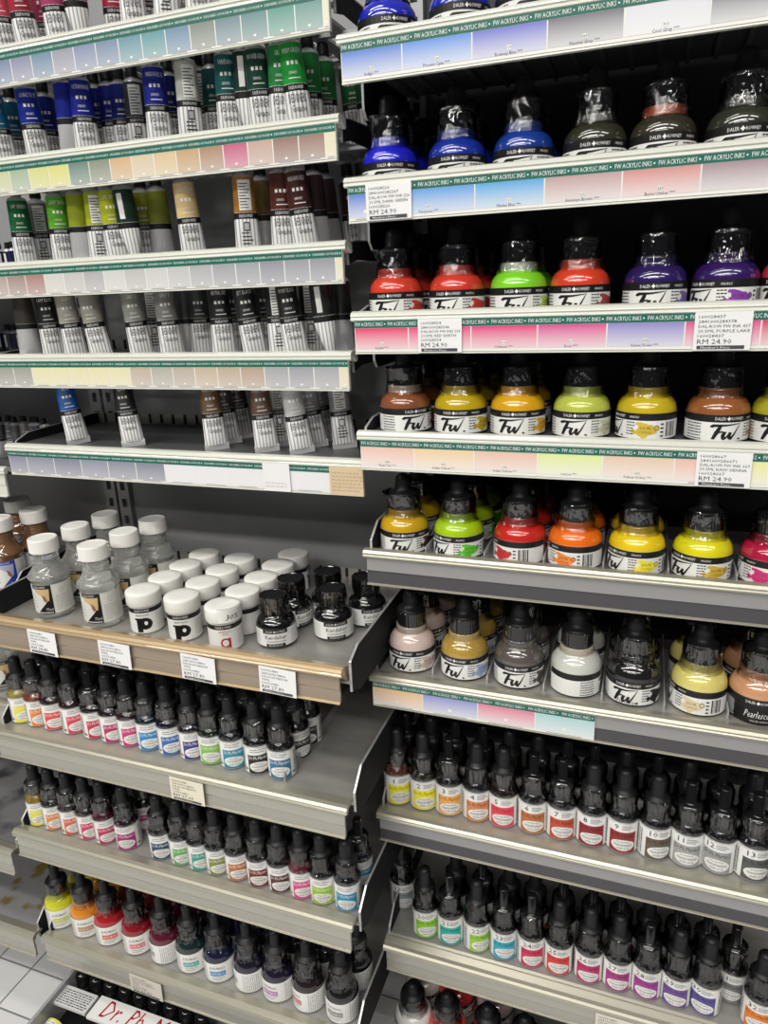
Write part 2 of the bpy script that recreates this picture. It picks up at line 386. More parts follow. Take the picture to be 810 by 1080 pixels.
def roundb(x, y, z, off, liq, lab, label, group, fk=0):
    r = empty('round_ink_bottle', (x, y, z+.0003), math.atan2(-x, .55+y)+math.radians(off)); r.scale = (1.02, 1.02, .95); tag(r, label, 'bottle', group)
    link('glass_body', RB, r, {0: ink(liq)}); link('label', RL, r, {1: paint(lab)}); link('cap_collar', RCOL, r); link('dropper_bulb', RBULB, r)
    link('shrink_film', RFILM[fk % 3], r); return r
# ------------------------------------------------------------------ spool-shaped medium bottles, jars, drawing-ink bottles
def med_meshes(liq):
    b = MB(); b.lathe([(.0190, 0), (.0212, .0010), (.0218, .004), (.0214, .0065), (.0214, .0440), (.0218, .0462), (.0234, .0482), (.0240, .0502), (.0236, .0522), (.0205, .0560), (.0170, .0605), (.0146, .0660), (.0143, .0680), (.0147, .0695),
                       (.0141, .0712), (.0141, .0745), (.0146, .0760), (.0136, .0775), (.0136, .0835)], 40)
    return b.mesh('bottle_body', [liq])
def med_label(blue):
    b = MB(); R = .02165; W = PI*R; b.wpatch(R, -W*.9, W*.9, .0070, .0432, 0, 0)
    b.wpatch(R, -.0190, .0055, .0070, .0432, 1, .0001)                  # dark picture panel
    n = 14; p = [(-.0188, .0385)] + [(.0028-.0004*i, .0385-.027*(i/n)**1.3-.0002*i) if i < 9 else (.0028-.0004*9-(i-8)*.0026, .0385-.027*(i/n)**1.3-.0004*i) for i in range(n+1)] + [(-.0188, .0105)]
    b.wpoly(R, p, 0, .00018)
    q = [(-.0150, .0385), (.0030, .0385), (.0024, .0240), (-.0020, .0225), (-.0068, .0300), (-.0140, .0345)]; b.wpoly(R, q, 2, .00024)
    q = [(-.0060, .0315), (-.0022, .0290), (-.0005, .0240), (-.0030, .0215), (-.0055, .0255)]; b.wpoly(R, q, 3, .0003)
    b.wtext('DALER ROWNEY', R, -.0085, .0396, .0024, 0, w=.0155, off=.0003)
    b.wtext('75ml', R, .0003, .0112, .0034, 0, off=.0003, w=.008); b.wpatch(R, -.017, .004, .0082, .0092, 0, .0003)
    for k in range(5): b.wpatch(R, -.0175, -.0150, .0150+k*.004, .0162+k*.004, 4, .0003)
    b.woval(R, .0165, .0345, .0028, .0032, 4, .0001); b.woval(R, .0165, .0345, .0023, .0027, 0, .00016)
    rnd = random.Random(2)
    for k in range(8):
        x = .0088
        while x < .0270:
            l = rnd.uniform(.001, .003); b.wpatch(R, x, x+l, .0110+k*.0024, .0117+k*.0024, 4, .0001); x += l+.0006
    c2 = (.03, .06, .35) if blue else (.010, .010, .011)
    return b.mesh('label', [mat('pale_label', (.74, .74, .70), .45), paint(c2), paint((.42, .42, .6) if blue else (.62, .45, .22)), paint((.30, .15, .08)), mat('label_mid_grey', (.40, .40, .40), .4)])
def ribbed_cap(r, z0, z1, m, ribs=60, name='screw_cap', d=.00022):
    b = MB(); b.lathe([(r*.98, z0), (r, z0+.0006), (r*.985, z1-.0014), (r*.95, z1-.0003), (r*.90, z1)], ribs*2, wob=lambda k, i, n: (-d if i % 2 else 0) if k < 3 else 0, sm=False, top=False)
    b.lathe([(r*.90, z1), (r*.84, z1), (r*.82, z1-.0005), (r*.3, z1-.0005)], 40, bot=False, sm=False); return b.mesh(name, [m])
MEDB = {'clear': med_meshes(LIQUID), 'amber': med_meshes(AMBER)}; MEDL = {k: med_label(k == 'amber') for k in ('clear', 'amber')}; MEDC = ribbed_cap(.0168, .0800, .0965, CAPW)
def medium(x, y, z, off, kind, label, group):
    r = empty('medium_bottle', (x, y, z+.0003), math.atan2(-x, .55+y)+math.radians(off)); r.scale = (.885,)*3; tag(r, label, 'bottle', group)
    link('bottle_body', MEDB[kind], r); link('label', MEDL[kind], r); link('screw_cap', MEDC, r); return r
RJ = .0172
def jar_body():
    b = MB(); b.lathe([(.0158, 0), (.0170, .0008), (RJ, .002), (RJ, .0310), (.0165, .0325), (.0160, .0350)], 36); return b.mesh('jar_body', [mat('white_jar', (.78, .78, .76), .35)])
def jar_label(kind):
    b = MB(); R = RJ+.0002; W = PI*R; b.wpatch(R, -W*.93, W*.93, .0022, .0308, 0, 0)
    b.wpatch(R, -W*.93, W*.93, .0256, .0308, 1, .0001); b.wtext('DALER ROWNEY', R, -.002, .0270, .0024, 0, w=.016)
    if kind == 'black':
        b.wtext('INDIAN BLACK', R, -.002, .0218, .0020, 1, w=.014)
        u, v = -.0015, .0095                                             # fat rounded letter mark with stem
        b.woval(R, u+.0014, .0128, .0078, .0070, 1, .0001); b.wpatch(R, u-.0076, u-.0016, .0026, .0180, 1, .0001); b.wpatch(R, u-.0094, u-.0016, .0172, .0194, 1, .0001); b.woval(R, u+.0024, .0134, .0020, .0024, 0, .00018)
    else:
        b.wtext('BLEEDPROOF', R, -.001, .0222, .0018, 2, w=.012); b.wtext('WHITE', R, -.001, .0194, .0018, 2, w=.006)
        u, v = -.001, .0105
        b.woval(R, u, v, .0052, .0054, 2, .0001); b.woval(R, u, v, .0034, .0036, 0, .00018); b.wpatch(R, u+.0030, u+.0052, v-.0056, v+.0054, 2, .0002)
    rnd = random.Random(3)
    for k in range(7):
        x = .0125
        while x < .0260:
            l = rnd.uniform(.001, .003); b.wpatch(R, x, x+l, .0055+k*.0026, .0063+k*.0026, 3, .0001); x += l+.0005
    x = .030
    while x < .044: b.wpatch(R, x, x+.0006, .008, .021, 1, .0001); x += .0012
    return b.mesh('label', [WHITE, BLACKP, paint((.45, .02, .03)), mat('label_mid_grey', (.40, .40, .40), .4)])
def jar_cap(note):
    b = MB(); r = .0186; b.lathe([(r*.985, .0325), (r, .0332), (r, .0452), (r*.985, .0466), (r*.94, .0473), (r*.5, .0474), (r*.05, .0474)], 44)
    if note:
        b.wpatch(r+.0004, -.006, .024, .0338, .0478, 1, .0003)            # taped paper
        vs = [(.0175*math.sin(a), -.0175*math.cos(a), .0482) for a in [i*.2-.4 for i in range(10)]]+[(.010, .004, .0490), (-.006, -.004, .0484)]
        b.add(vs, [tuple(range(12))], 1)
        b.wtext('30%', r+.0009, .0085, .0368, .0056, 2, w=.0145, shear=.3)
    return b.mesh('screw_cap', [CAPW, mat('tape_paper', (.84, .84, .81), .35), BLACKP])
JB = jar_body(); JL = {k: jar_label(k) for k in ('black', 'white')}; JC = {k: jar_cap(k) for k in (False, True)}
def jar(x, y, z, off, kind, note, label, group=None):
    r = empty('paint_jar', (x, y, z+.0003), math.atan2(-x, .55+y)+math.radians(off)); r.scale = (.925, .925, .90); tag(r, label, 'jar', group)
    link('jar_body', JB, r); link('label', JL[kind], r); link('screw_cap', JC[note], r); return r
RK = .0198
def kand():
    b = MB(); b.lathe([(.0175, 0), (.0192, .0010), (RK, .003), (RK, .0225), (.0193, .0252), (.0175, .0285), (.0150, .0312), (.0132, .0330), (.0125, .036)], 36)
    body = b.mesh('glass_body', [ink((.006, .006, .007))])
    b = MB(); R = RK+.0002; W = PI*R; b.wpatch(R, -W*.8, W*.8, .0035, .0222, 0, 0); b.wpatch(R, -.0125, .0125, .0178, .0222, 1, .0001)
    b.wtext('DALER', R, -.0062, .0190, .0021, 0, w=.0075); p, f = star4(-.0006, .0200, .0014); b.wrap(p, f, R, 0, .0002); b.wtext('ROWNEY', R, .0058, .0190, .0021, 0, w=.0088)
    b.wtext('Kandahar', R, .0005, .0118, .0042, 1, w=.0215); b.wtext('DRAWING INK', R, .001, .0082, .0018, 2, w=.020)
    b.wpatch(R, -.0095, .0095, .0035, .0066, 1, .0001); b.wtext('INDIAN BLACK', R, 0, .0042, .0017, 0, w=.014)
    rnd = random.Random(6)
    for s in (1, -1):
        for k in range(6):
            x = .0175
            while x < .032: l = rnd.uniform(.001, .003); b.wpatch(R, s*x, s*(x+l), .006+k*.0025, .0067+k*.0025, 3, .0001) if s > 0 else b.wpatch(R, -(x+l), -x, .006+k*.0025, .0067+k*.0025, 3, .0001); x += l+.0006
    return body, b.mesh('label', [WHITE, BLACKP, mat('label_dark_grey', (.05, .05, .05), .4), mat('label_mid_grey', (.40, .40, .40), .4)])
KB, KL = kand(); KC = ribbed_cap(.0136, .0340, .0535, GLOSSB, 26, d=.0004); KF = film([(.0160, .0310), (.0142, .034), (.0142, .042), (.0142, .050), (.0138, .0535)], 60, .0004)
def drawing(x, y, z, off, label, group=None):
    r = empty('drawing_ink_bottle', (x, y, z+.0003), math.atan2(-x, .55+y)+math.radians(off)); r.scale = (.96, .96, .91); tag(r, label, 'bottle', group)
    link('glass_body', KB, r); link('label', KL, r); link('screw_cap', KC, r); link('shrink_film', KF, r); return r
# ------------------------------------------------------------------ gouache tubes
def tube_sec(z, top=.0098, hw=.0122, zt=.050):
    t = max(0, min(1, z/zt)); s = t**.55
    return hw+(top-hw)*t**.8, .0007+(top-.0007)*s      # half width, half depth
TN = 28
def tube_body(kind):
    b = MB(); zs = [.0040, .008, .013, .019, .0245, .0247, .0285, .0287, .032, .038, .044, .0485, .0500]
    ms = [1, 1, 1, 1, 1, 2, 1, 0, 0, 0, 0, 0]
    hw0 = .0122
    vs = []
    for z in zs:
        a, d = tube_sec(z); cx = 0
        if kind == 'fold': a = max(a*(.25+.75*min(1, z/.026)), .003); cx = .002*(1-min(1, z/.026))
        for i in range(TN):
            t = 2*PI*i/TN; vs.append((cx+a*math.sin(t), -d*math.cos(t), z))
    o = len(b.v); b.v += vs
    for k in range(len(zs)-1):
        for i in range(TN):
            j = (i+1) % TN; b.f.append((o+k*TN+i, o+k*TN+j, o+(k+1)*TN+j, o+(k+1)*TN+i)); m = ms[k]
            if kind == 'plain' and m == 1: m = 3
            b.m.append(m); b.s.append(True)
    b.lathe([(.0098, .0500), (.0085, .0518), (.0050, .0530), (.0046, .0545)], TN, 3, bot=False)
    def fr(u, v):                                      # print following the front of the tube
        a, d = tube_sec(v); q = max(-.95, min(.95, u/a)); return (u, -d*math.sqrt(1-q*q)-.0003, v)
    def tx(t, u, v, h, w, m):
        p, f = text_geo(t, h, 0, w); b.add([fr(x+u, y+v) for x, y in p], f, m)
    def bar(u0, u1, v0, v1, m):
        n = 5; p = []; fs = []
        for i in range(n+1):
            u = u0+(u1-u0)*i/n; p += [fr(u, v0), fr(u, v1)]
            if i: k = 2*i; fs.append((k-2, k, k+1, k-1))
        b.add(p, fs, m)
    if kind == 'front':
        tx('DESIGNERS', 0, .0185, .0048, .0150, 2); tx('Gouache', .0005, .0135, .0038, .0125, 2)
        tx('DALER ROWNEY', 0, .0257, .0018, .0125, 4)
        tx('SERIES', -.001, .0336, .0014, .007, 4); bar(-.005, .005, .0312, .0318, 4)
        for k in range(3): bar(-.0052+k*.0036, -.0030+k*.0036, .0385, .0405, 4)
    elif kind == 'back':
        rnd = random.Random(9); bar(-.0052, .0058, .0300, .0482, 4)
        for k in range(9): bar(-.0044, .0044+rnd.uniform(-.003, .001), .0312+k*.0018, .0318+k*.0018, 5)
        for k in range(4): bar(-.005, .005-rnd.uniform(0, .004), .0090+k*.0022, .0098+k*.0022, 5)
        bar(-.0028, .0028, .0172, .0228, 5); bar(-.0021, .0021, .0180, .0220, 3)
        tx('DALER ROWNEY', 0, .0257, .0018, .0125, 4)
    else: bar(-.0055, -.0005, .0310, .0475, 4) if kind == 'fold' else None
    return b.mesh('tube_body', [enamel((.3, .3, .3)), TUBEM, BLACKP, TUBES, WHITE, mat('label_dark_grey', (.05, .05, .05), .4)])
def tube_crimp(kind):
    b = MB(); a = .0125 if kind != 'fold' else .0034; cx = 0 if kind != 'fold' else .002
    b.box(cx-a, cx+a, -.0016, .0012, 0, .0046); b.box(cx-a*.99, cx+a*.99, -.0010, .0008, .0046, .0054); return b.mesh('crimp', [TUBES])
TB = {k: tube_body(k) for k in ('front', 'back', 'fold', 'plain')}; TCR = {k: tube_crimp(k) for k in ('front', 'fold')}
def _tc():
    b = MB(); b.lathe([(.0056, .0540), (.0058, .0546), (.0054, .0610), (.0048, .0618)], 16, sm=False); return b.mesh('tube_cap', [RUBBER])
TCAP = _tc(); TNAME = {}
def name_print(t):
    if t not in TNAME:
        b = MB()
        def fr(u, v):
            a, d = tube_sec(v); q = max(-.95, min(.95, u/a)); return (u, -d*math.sqrt(1-q*q)-.0004, v)
        p, f = text_geo(t, .0026, 0, min(.0145, .0016*len(t))); b.add([fr(x, y+.0446) for x, y in p], f, 0)
        TNAME[t] = b.mesh('colour_name', [WHITE])
    return TNAME[t]
def tube(x, y, z, off, lean, kind, col, label, name=None, group='gouache tubes', tilt=0):
    r = empty('gouache_tube', (x, y, z), math.atan2(-x, .55+y)+math.radians(off), 0, 0)
    r.scale = (.94, .94, 1.30); r.rotation_mode = 'XYZ'; r.rotation_euler = (math.radians(tilt), math.radians(lean), r.rotation_euler.z)
    tag(r, label, 'tube', group)
    link('tube_body', TB[kind], r, {0: enamel(col)}); link('crimp', TCR['fold' if kind == 'fold' else 'front'], r); link('tube_cap', TCAP, r)
    if name and kind == 'front': link('colour_name', name_print(name), r)
    return r
# ------------------------------------------------------------------ floor, rack
BACK = .161
XL, XM = -.640, -.2265                                  # bay boundaries
b = MB(); b.box(-3, 2.4, -4.4, .6, 2.9, 2.95); tag(b.build('ceiling', [mat('white_ceiling', (.45, .45, .45), .8)]), kind='structure')
b = MB(); b.box(-3, 2.4, .55, .6, 0, 2.9); tag(b.build('wall_back', [mat('grey_wall', (.4, .4, .4), .7)]), kind='structure')
b = MB(); b.box(-3, 2.4, -4.4, .6, -.15, 0)
def tiles():
    m = bpy.data.materials.new('white_floor_tiles'); m.use_nodes = True; nt = m.node_tree; p = nt.nodes['Principled BSDF']
    tc = nt.nodes.new('ShaderNodeTexCoord'); br = nt.nodes.new('ShaderNodeTexBrick'); br.offset = 0; br.inputs['Scale'].default_value = 1
    br.inputs['Brick Width'].default_value = .06; br.inputs['Row Height'].default_value = .06; br.inputs['Mortar Size'].default_value = .0013
    br.inputs['Color1'].default_value = (.72, .72, .71, 1); br.inputs['Color2'].default_value = (.68, .68, .68, 1); br.inputs['Mortar'].default_value = (.22, .22, .22, 1)
    nt.links.new(tc.outputs['Object'], br.inputs['Vector']); nt.links.new(br.outputs['Color'], p.inputs['Base Color']); p.inputs['Roughness'].default_value = .3
    return m
tag(b.build('floor', [tiles()]), kind='structure')
rack = empty('display_rack', (-.35, BACK, 0)); tag(rack, 'dark grey steel rack with slotted uprights behind all the shelves', 'rack')
for xa, xb, m in ((-1.15, XL, PANEL), (XL, XM, PANEL), (XM, .33, mat('black_back_panel', (.018, .019, .022), .5))):
    b = MB(); b.box(xa+.001, xb-.001, BACK, BACK+.012, .05, 1.45); b.build('back_panel', [m], rack)
b = MB(); b.box(XM+.004, .195, .02, BACK-.012, .0, .05); b.build('plinth', [SIDE], rack)
def upright(xc):
    b = MB(); y0, y1 = BACK-.0068, BACK-.0005; z0, z1 = .0, 1.45
    for s in (-1, 1):
        c = xc+s*.0105
        b.box(c-.0085, c-.0035, y0, y1, z0, z1); b.box(c+.0035, c+.0085, y0, y1, z0, z1)
        z = z0
        while z < z1: b.box(c-.0035, c+.0035, y0, y1, z, z+.011); z += .0225
    b.build('upright', [mat('upright_grey', (.34, .345, .35), .4, metal=.3)], rack)
for xc in (XL+.012, XM, .19, -1.06): upright(xc)
# ------------------------------------------------------------------ shelves
SH = {}
def shelf(key, x0, x1, yf, zb, zd, style, label, group, div=(), endl=True, endr=True, cut=0, hs=(.010, .026, .018)):
    """front face at y = yf, rail foot at height zb, deck top at height zd"""
    yb = BACK-.0085
    e = empty('shelf', ((x0+x1)/2, (yf+yb)/2, zd)); tag(e, label, 'shelf', group)
    zt = zb+.034; px0, px1 = x0+.0035, x1-.0035
    b = MB()
    if style == 'pale' and key in ('L1', 'L2', 'L3', 'L4'):                                # open deck of flat bars running back from the rail
        x = px0+.008
        while x < px1-.006: b.box(x-.0062, x+.0062, yf+.010, yb, zd-.0030, zd, 1); x += .0205
        for y in (yf+.010, (yf+yb)/2, yb-.006): b.box(px0, px1, y, y+.006, zd-.0055, zd-.0030, 1)
    else:
        b.box(px0, px1, yf+.010, yb, zd-.0022, zd)
        x = px0+.012
        while x < px1-.01 and style == 'white': b.box(x-.0016, x+.0016, yf+.016, yb-.004, zd-.0055, zd-.0022, 1); x += .0205
        b.box(px0, px1, yf+.05, yf+.056, zd-.008, zd-.0022, 1)
    b.build('deck', [STEEL if style not in ('white', 'pale') else STEELD, mat('deck_bar_grey', (.34, .345, .35), .38, metal=.4) if style == 'pale' else mat('deck_rib_grey', (.16, .165, .17), .4, metal=.4)], e)
    b = MB(); b.box(px0, px1, yb-.0016, yb, zd, zd+.012)                # rear lip with notches
    x = px0+.01
    while x < px1: b.box(x, x+.003, yb-.0026, yb-.0016, zd+.001, zd+.012, 1); x += .0165
    b.build('rear_lip', [SIDE if key[0] == 'R' else STEEL, SIDE], e)
    h0, h1, lo_ = hs; h0 += max(0, zt-.0035-zd)*.6
    for on, x in ((endl, px0), (endr, px1)):
        if not on: continue
        b = MB(); poly = [(yf+.012, zd-.010), (yf+.012, zd+h0), (yf+.030, zd+h1), (yb, zd+h1+.003), (yb, zd-lo_), (yf+.030, zd-lo_)]
        b.plate_x(poly, x-.0007, x+.0007, 0); pl = b.build('side_plate', [SIDE], e)
        b = MB(); t = .0009                                              # bright folded rim along its top
        for (ya, za), (yc, zc) in zip(poly[:3], poly[1:4]): b.prism_x([(ya-t*.6, za), (ya+t*.6, za+t), (yc+t*.6, zc+t), (yc-t*.6, zc)] if ya != yc else [(ya-t, za), (ya+t*.3, za), (ya+t*.3, zc), (ya-t, zc)], x-.0010, x+.0010)
        b.build('folded_rim', [EDGE], pl)
    if key in ('R1', 'R2', 'R3', 'R4', 'R5'):                           # steel bracket under the left end
        b = MB(); z1, z2 = zd-.040, zd-.006; ya = yf+.034
        b.plate_x([(ya, z2), (ya, z1+.006), (ya+.006, z1), (yb, z1), (yb, z2)], px0+.0015, px0+.0030, 0)
        br = b.build('bracket', [SIDE], e)
        b = MB(); b.prism_x([(ya-.0008, z2), (ya-.0008, z1+.0057), (ya+.0057, z1-.0008), (yb, z1-.0008), (yb, z1), (ya+.006, z1), (ya, z1+.006), (ya, z2)], px0+.0013, px0+.0032); b.build('bracket_edge', [EDGE], br)
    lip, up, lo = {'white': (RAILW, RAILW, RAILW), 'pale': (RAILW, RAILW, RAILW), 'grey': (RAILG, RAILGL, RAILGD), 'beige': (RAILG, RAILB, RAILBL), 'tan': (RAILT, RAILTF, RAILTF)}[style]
    b = MB(); b.prism_x([(yf+.014, zd+.0003), (yf+.0135, max(zd+.0012, zt-.0035)), (yf+.004, zt-.0005), (yf+.0005, zt-.0015), (yf-.0012, zt-.0035), (yf-.0015, zt-.0045), (yf-.0005, zt-.0052),
                         (yf-.0012, zt-.0062), (yf-.0015, zt-.0074), (yf-.0003, zt-.0084), (yf+.003, zt-.0084), (yf+.004, zt-.0045), (yf+.012, min(zd-.001, zt-.0045))], x0, x1-cut)
    rail = b.build('price_rail', [lip], e)
    fx0, fx1 = x0+.0028, x1-cut-.0030; zm = (zb+zt-.0084)/2
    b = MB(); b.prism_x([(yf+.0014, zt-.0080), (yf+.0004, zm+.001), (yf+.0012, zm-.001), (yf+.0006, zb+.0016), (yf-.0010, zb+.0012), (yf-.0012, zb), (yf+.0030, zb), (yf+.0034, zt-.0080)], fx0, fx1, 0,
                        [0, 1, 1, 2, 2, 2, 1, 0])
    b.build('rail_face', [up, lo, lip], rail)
    for x in div:
        b = MB(); b.box(x-.0006, x+.0006, yf+.018, yb-.01, zd, zd+.009); b.box(x-.0012, x+.0012, yf+.018, yb-.01, zd, zd+.0006)
        b.build('divider', [EDGE], e)
    SH[key] = dict(x0=x0, x1=x1, yf=yf, zb=zb, zd=zd, zt=zt, e=e); return e
GR, GL, GE = 'shelves of the right bay', 'shelves of the middle bay', 'shelves of the left bay'
RZ = {'R1': .1425, 'R2': .0476, 'R3': -.0514, 'R4': -.1485, 'R5': -.2555, 'R6': -.3806, 'R7': -.539, 'R8': -.7134}
RD = {'R1': .1425+.024, 'R2': .0476+.0225, 'R3': -.0514+.0255, 'R4': -.1485+.0285, 'R5': -.2555+.0245, 'R6': -.351, 'R7': -.508, 'R8': -.6765}
RX0, RX1 = -.2275, .195
def colx(key, pxs, yrow, py): return [at_y(x, py, yrow).x for x in pxs]
RLAB = {'R1': 'topmost shelf of the right bay, white rail with blue and grey swatches', 'R2': 'second right-bay shelf, white rail with blue and mauve swatches',
        'R3': 'right-bay shelf with pink and lavender swatches on its white rail', 'R4': 'right-bay shelf with peach and yellow swatches on its white rail',
        'R5': 'bare grey-railed shelf of the right bay holding bright yellow and orange inks', 'R6': 'grey-railed right-bay shelf with a short swatch strip on its left half',
        'R7': 'grey-railed right-bay shelf holding the numbered slim bottles one to thirteen', 'R8': 'right-bay shelf of slim bottles with green and red labels',
        'R9': 'lowest right-bay shelf, cut by the bottom edge of the photo'}
RDIV = {}
for k, py, pxs in (('R5', 570, (427, 484, 548, 606, 671, 740, 812)), ('R6', 695, (435, 490, 547, 607, 667, 736, 798))):
    xs = [x_at(p, .0375, H+RD[k]+.013) for p in pxs]; RDIV[k] = [(a+c)/2 for a, c in zip(xs, xs[1:])]
for k, zb in RZ.items():
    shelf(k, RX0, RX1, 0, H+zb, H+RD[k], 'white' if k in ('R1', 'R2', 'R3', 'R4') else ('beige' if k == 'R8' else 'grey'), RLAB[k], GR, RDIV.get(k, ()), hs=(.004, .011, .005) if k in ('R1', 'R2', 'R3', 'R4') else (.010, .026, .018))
z9 = at_y(435, 1033, .04).z-.0708
shelf('R9', RX0, RX1, 0, z9-.031, z9, 'beige', RLAB['R9'], GR)
LYU = .011
LZ = {'L1': .1818, 'L2': .0948, 'L3': .0039, 'L4': -.0833, 'L5': -.1764}
LLAB = {'L1': 'topmost middle-bay shelf, red gouache tubes above blue swatches', 'L2': 'middle-bay shelf of blue and green gouache tubes above yellow and brown swatches',
        'L3': 'middle-bay shelf of green and yellow gouache tubes above grey swatches', 'L4': 'middle-bay shelf of black and grey gouache tubes above cream swatches',
        'L5': 'sparse middle-bay shelf of few gouache tubes, white rail with lavender swatches',
        'L6': 'tan-railed pull-out shelf holding clear medium bottles, white jars and black ink', 'L7': 'beige-railed middle-bay shelf of slim bottles, bare at its right end',
        'L8': 'ink-stained middle-bay shelf of slim bottles directly above the round bottles', 'L9': 'lowest middle-bay shelf holding round ink bottles'}
for k, zb in LZ.items():
    x1 = -.2255 if k == 'L5' else -.2335
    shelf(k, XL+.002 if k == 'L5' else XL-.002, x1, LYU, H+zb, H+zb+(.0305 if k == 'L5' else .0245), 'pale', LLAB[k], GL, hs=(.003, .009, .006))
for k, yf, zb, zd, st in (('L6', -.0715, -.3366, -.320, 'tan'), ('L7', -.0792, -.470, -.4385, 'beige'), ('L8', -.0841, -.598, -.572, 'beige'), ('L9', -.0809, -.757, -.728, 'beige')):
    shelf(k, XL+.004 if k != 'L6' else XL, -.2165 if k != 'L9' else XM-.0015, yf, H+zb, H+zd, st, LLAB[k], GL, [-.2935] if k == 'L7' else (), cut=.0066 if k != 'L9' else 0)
# left bay
p8 = at_z(11, 905, H-.572); 
for k, yf, zb, zd, st, lab in (('T3', .011, -.012, .013, 'pale', 'left-bay shelf with dark tubes glimpsed beside the green gouache shelf'), ('T4', .011, -.098, -.073, 'pale', 'left-bay shelf with dark tubes glimpsed beside the black gouache shelf'),
                           ('T5', .011, -.203, -.178, 'pale', 'left-bay shelf of tubes just seen past the lavender-swatch shelf'),
                           ('T6', -.02, -.345, -.316, 'beige', 'left-bay shelf holding amber medium bottles at the photo edge'),
                           ('T7', -.03, -.475, -.447, 'beige', 'left-bay shelf under the amber bottles holding one clear blue-labelled bottle'),
                           ('T8', -.0841, -.632, -.604, 'beige', 'empty left-bay shelf with dark grime, its rail cut by photo edge'),
                           ('T9', -.0825, -.757, -.728, 'beige', 'lowest left-bay shelf, empty steel stained yellow')):
    shelf(k, -1.05, XL-.006, yf, H+zb, H+zd, st, lab, GE, endr=k not in ('T3', 'T4', 'T5'))
for k, c1, hi in (('T9', (.21, .155, .045), (.565, .63)), ('T8', (.05, .05, .055), (.50, .68))):
    d = [c for c in SH[k]['e'].children if c.name.startswith('deck')][0]
    d.data.materials[0] = mat('stained_deck_'+k, (.30, .30, .31) if k == 'T9' else (.20, .20, .205), .4, metal=.35, noise=(22, c1, (1, 1, 1), hi))
d = [c for c in SH['L8']['e'].children if c.name.startswith('deck')][0]
# ------------------------------------------------------------------ swatch strips in the rails
def pale(c, k): return tuple(v+(.80-v)*k for v in c)
def strip(key, name, x0, xs, cols, end, label, txt, tabs=True, hgt=None, nums=None, names=None, stars=False, n_txt=None):
    """xs: left edges of the swatches (world x), end: right edge of the last one"""
    s = SH[key]; yf = s['yf']-.0006; z0 = s['zb']+.0016; z1 = s['zt']-.0078
    e = empty('swatch_strip', ((x0+end)/2, yf, z0)); tag(e, label, 'card strip', 'swatch card strips in the rails')
    b = MB(); b.box(x0, end, yf-.0003, yf, z0, z1, 0); g0 = z1-.0058
    y = yf-.00045
    q = lambda a, c, lo, hi, m, yy=y: b.flat([(a, lo), (c, lo), (c, hi), (a, hi)], [(0, 1, 2, 3)], yy, m)
    for i, c in enumerate(cols):
        a = xs[i]; d = xs[i+1] if i+1 < len(xs) else end
        g = .0005
        hh = (z0+.0022 if stars else z0+.0014)
        b.add([(a+g, y, hh), (d-g, y, hh), (d-g, y, g0-.0003), (a+g, y, g0-.0003)], [(0, 1, 2, 3)], 2, col=[pale(c, .72 if stars else .34), pale(c, .72 if stars else .34), c, c])
        mx = (a+d)/2
        if d-a < .12:
            w = .0035 if stars else .0022
            q(mx-w/2, mx+w/2, z0+.0050 if stars else z0+.0030, z0+.0076 if stars else z0+.0046, 0, y-.0001)
            if nums and i < len(nums) and nums[i]:
                p, f = text_geo(nums[i], .0016); b.flat([(px+mx, pz+z0+.0055) for px, pz in p], f, y-.0002, 3)
            if names and i < len(names) and names[i]:
                p, f = text_geo(names[i]+' ***', .0019); b.flat([(px+mx, pz+z0+.0022) for px, pz in p], f, y-.0001, 3)
            else: q(mx-(d-a)*.3, mx+(d-a)*.3, z0+.0008, z0+.0014, 4, y-.0001)
    st = b.build('swatch_card', [CARD, GREEN, SWATCH, mat('label_dark_grey', (.05, .05, .05), .4), mat('label_mid_grey', (.40, .40, .40), .4)], e)
    b = MB(); q2 = lambda a, c, lo, hi, m, yy: b.flat([(a, lo), (c, lo), (c, hi), (a, hi)], [(0, 1, 2, 3)], yy, m)
    q2(x0+.0002, end-.0002 if tabs is True else tabs, g0, z1-.0002, 0, y-.0001)
    gw = (end if tabs is True else tabs)-x0
    th = .0029 if stars else .0017; wd = .0272 if stars else .0262
    n = max(1, int(gw/wd))
    for i in range(n):
        p, f = text_geo(txt, th, 0, wd*.86); u = x0+gw*(i+.5)/n
        b.flat([(px+u-wd*.04, pz+g0+(.0058-th)/2) for px, pz in p], f, y-.0002, 1)
        dv = [(u+wd*.45+.0006*math.cos(t*PI/3), g0+.0029+.0006*math.sin(t*PI/3)) for t in range(6)]; b.flat(dv, [tuple(range(6))], y-.0002, 1)
    b.build('title_band', [GREEN, WHITE], e); return e
def edges(key, pxs, py): return [at_y(x, py, SH[key]['yf']).x for x in pxs]
T1 = 'FW ACRYLIC INKS'; T2 = 'DESIGNERS GOUACHE'
def rstrip(key, pxs, py, endpx, cols, nums, names, label):
    xs = [RX0+.003]+edges(key, pxs[1:], py); end = at_y(endpx, py, 0).x if endpx < 811 else RX1-.004
    strip(key, 'R', RX0+.003, xs, cols, end, label, T1, True, nums=nums, names=names, stars=True)
rstrip('R1', [360, 424, 498, 577, 657, 746], 50, 900, [(.10, .22, .62), (.12, .28, .70), (.16, .18, .58), (.17, .17, .20), (.66, .67, .72), (.20, .20, .23)], ['127', '120', '119', '065', '011', '028'],
       ['Indigo', 'Process Cyan', 'Rowney Blue', 'Neutral Grey', 'Cool Grey', 'Black'], 'blue to grey ink swatch strip on the topmost right rail')
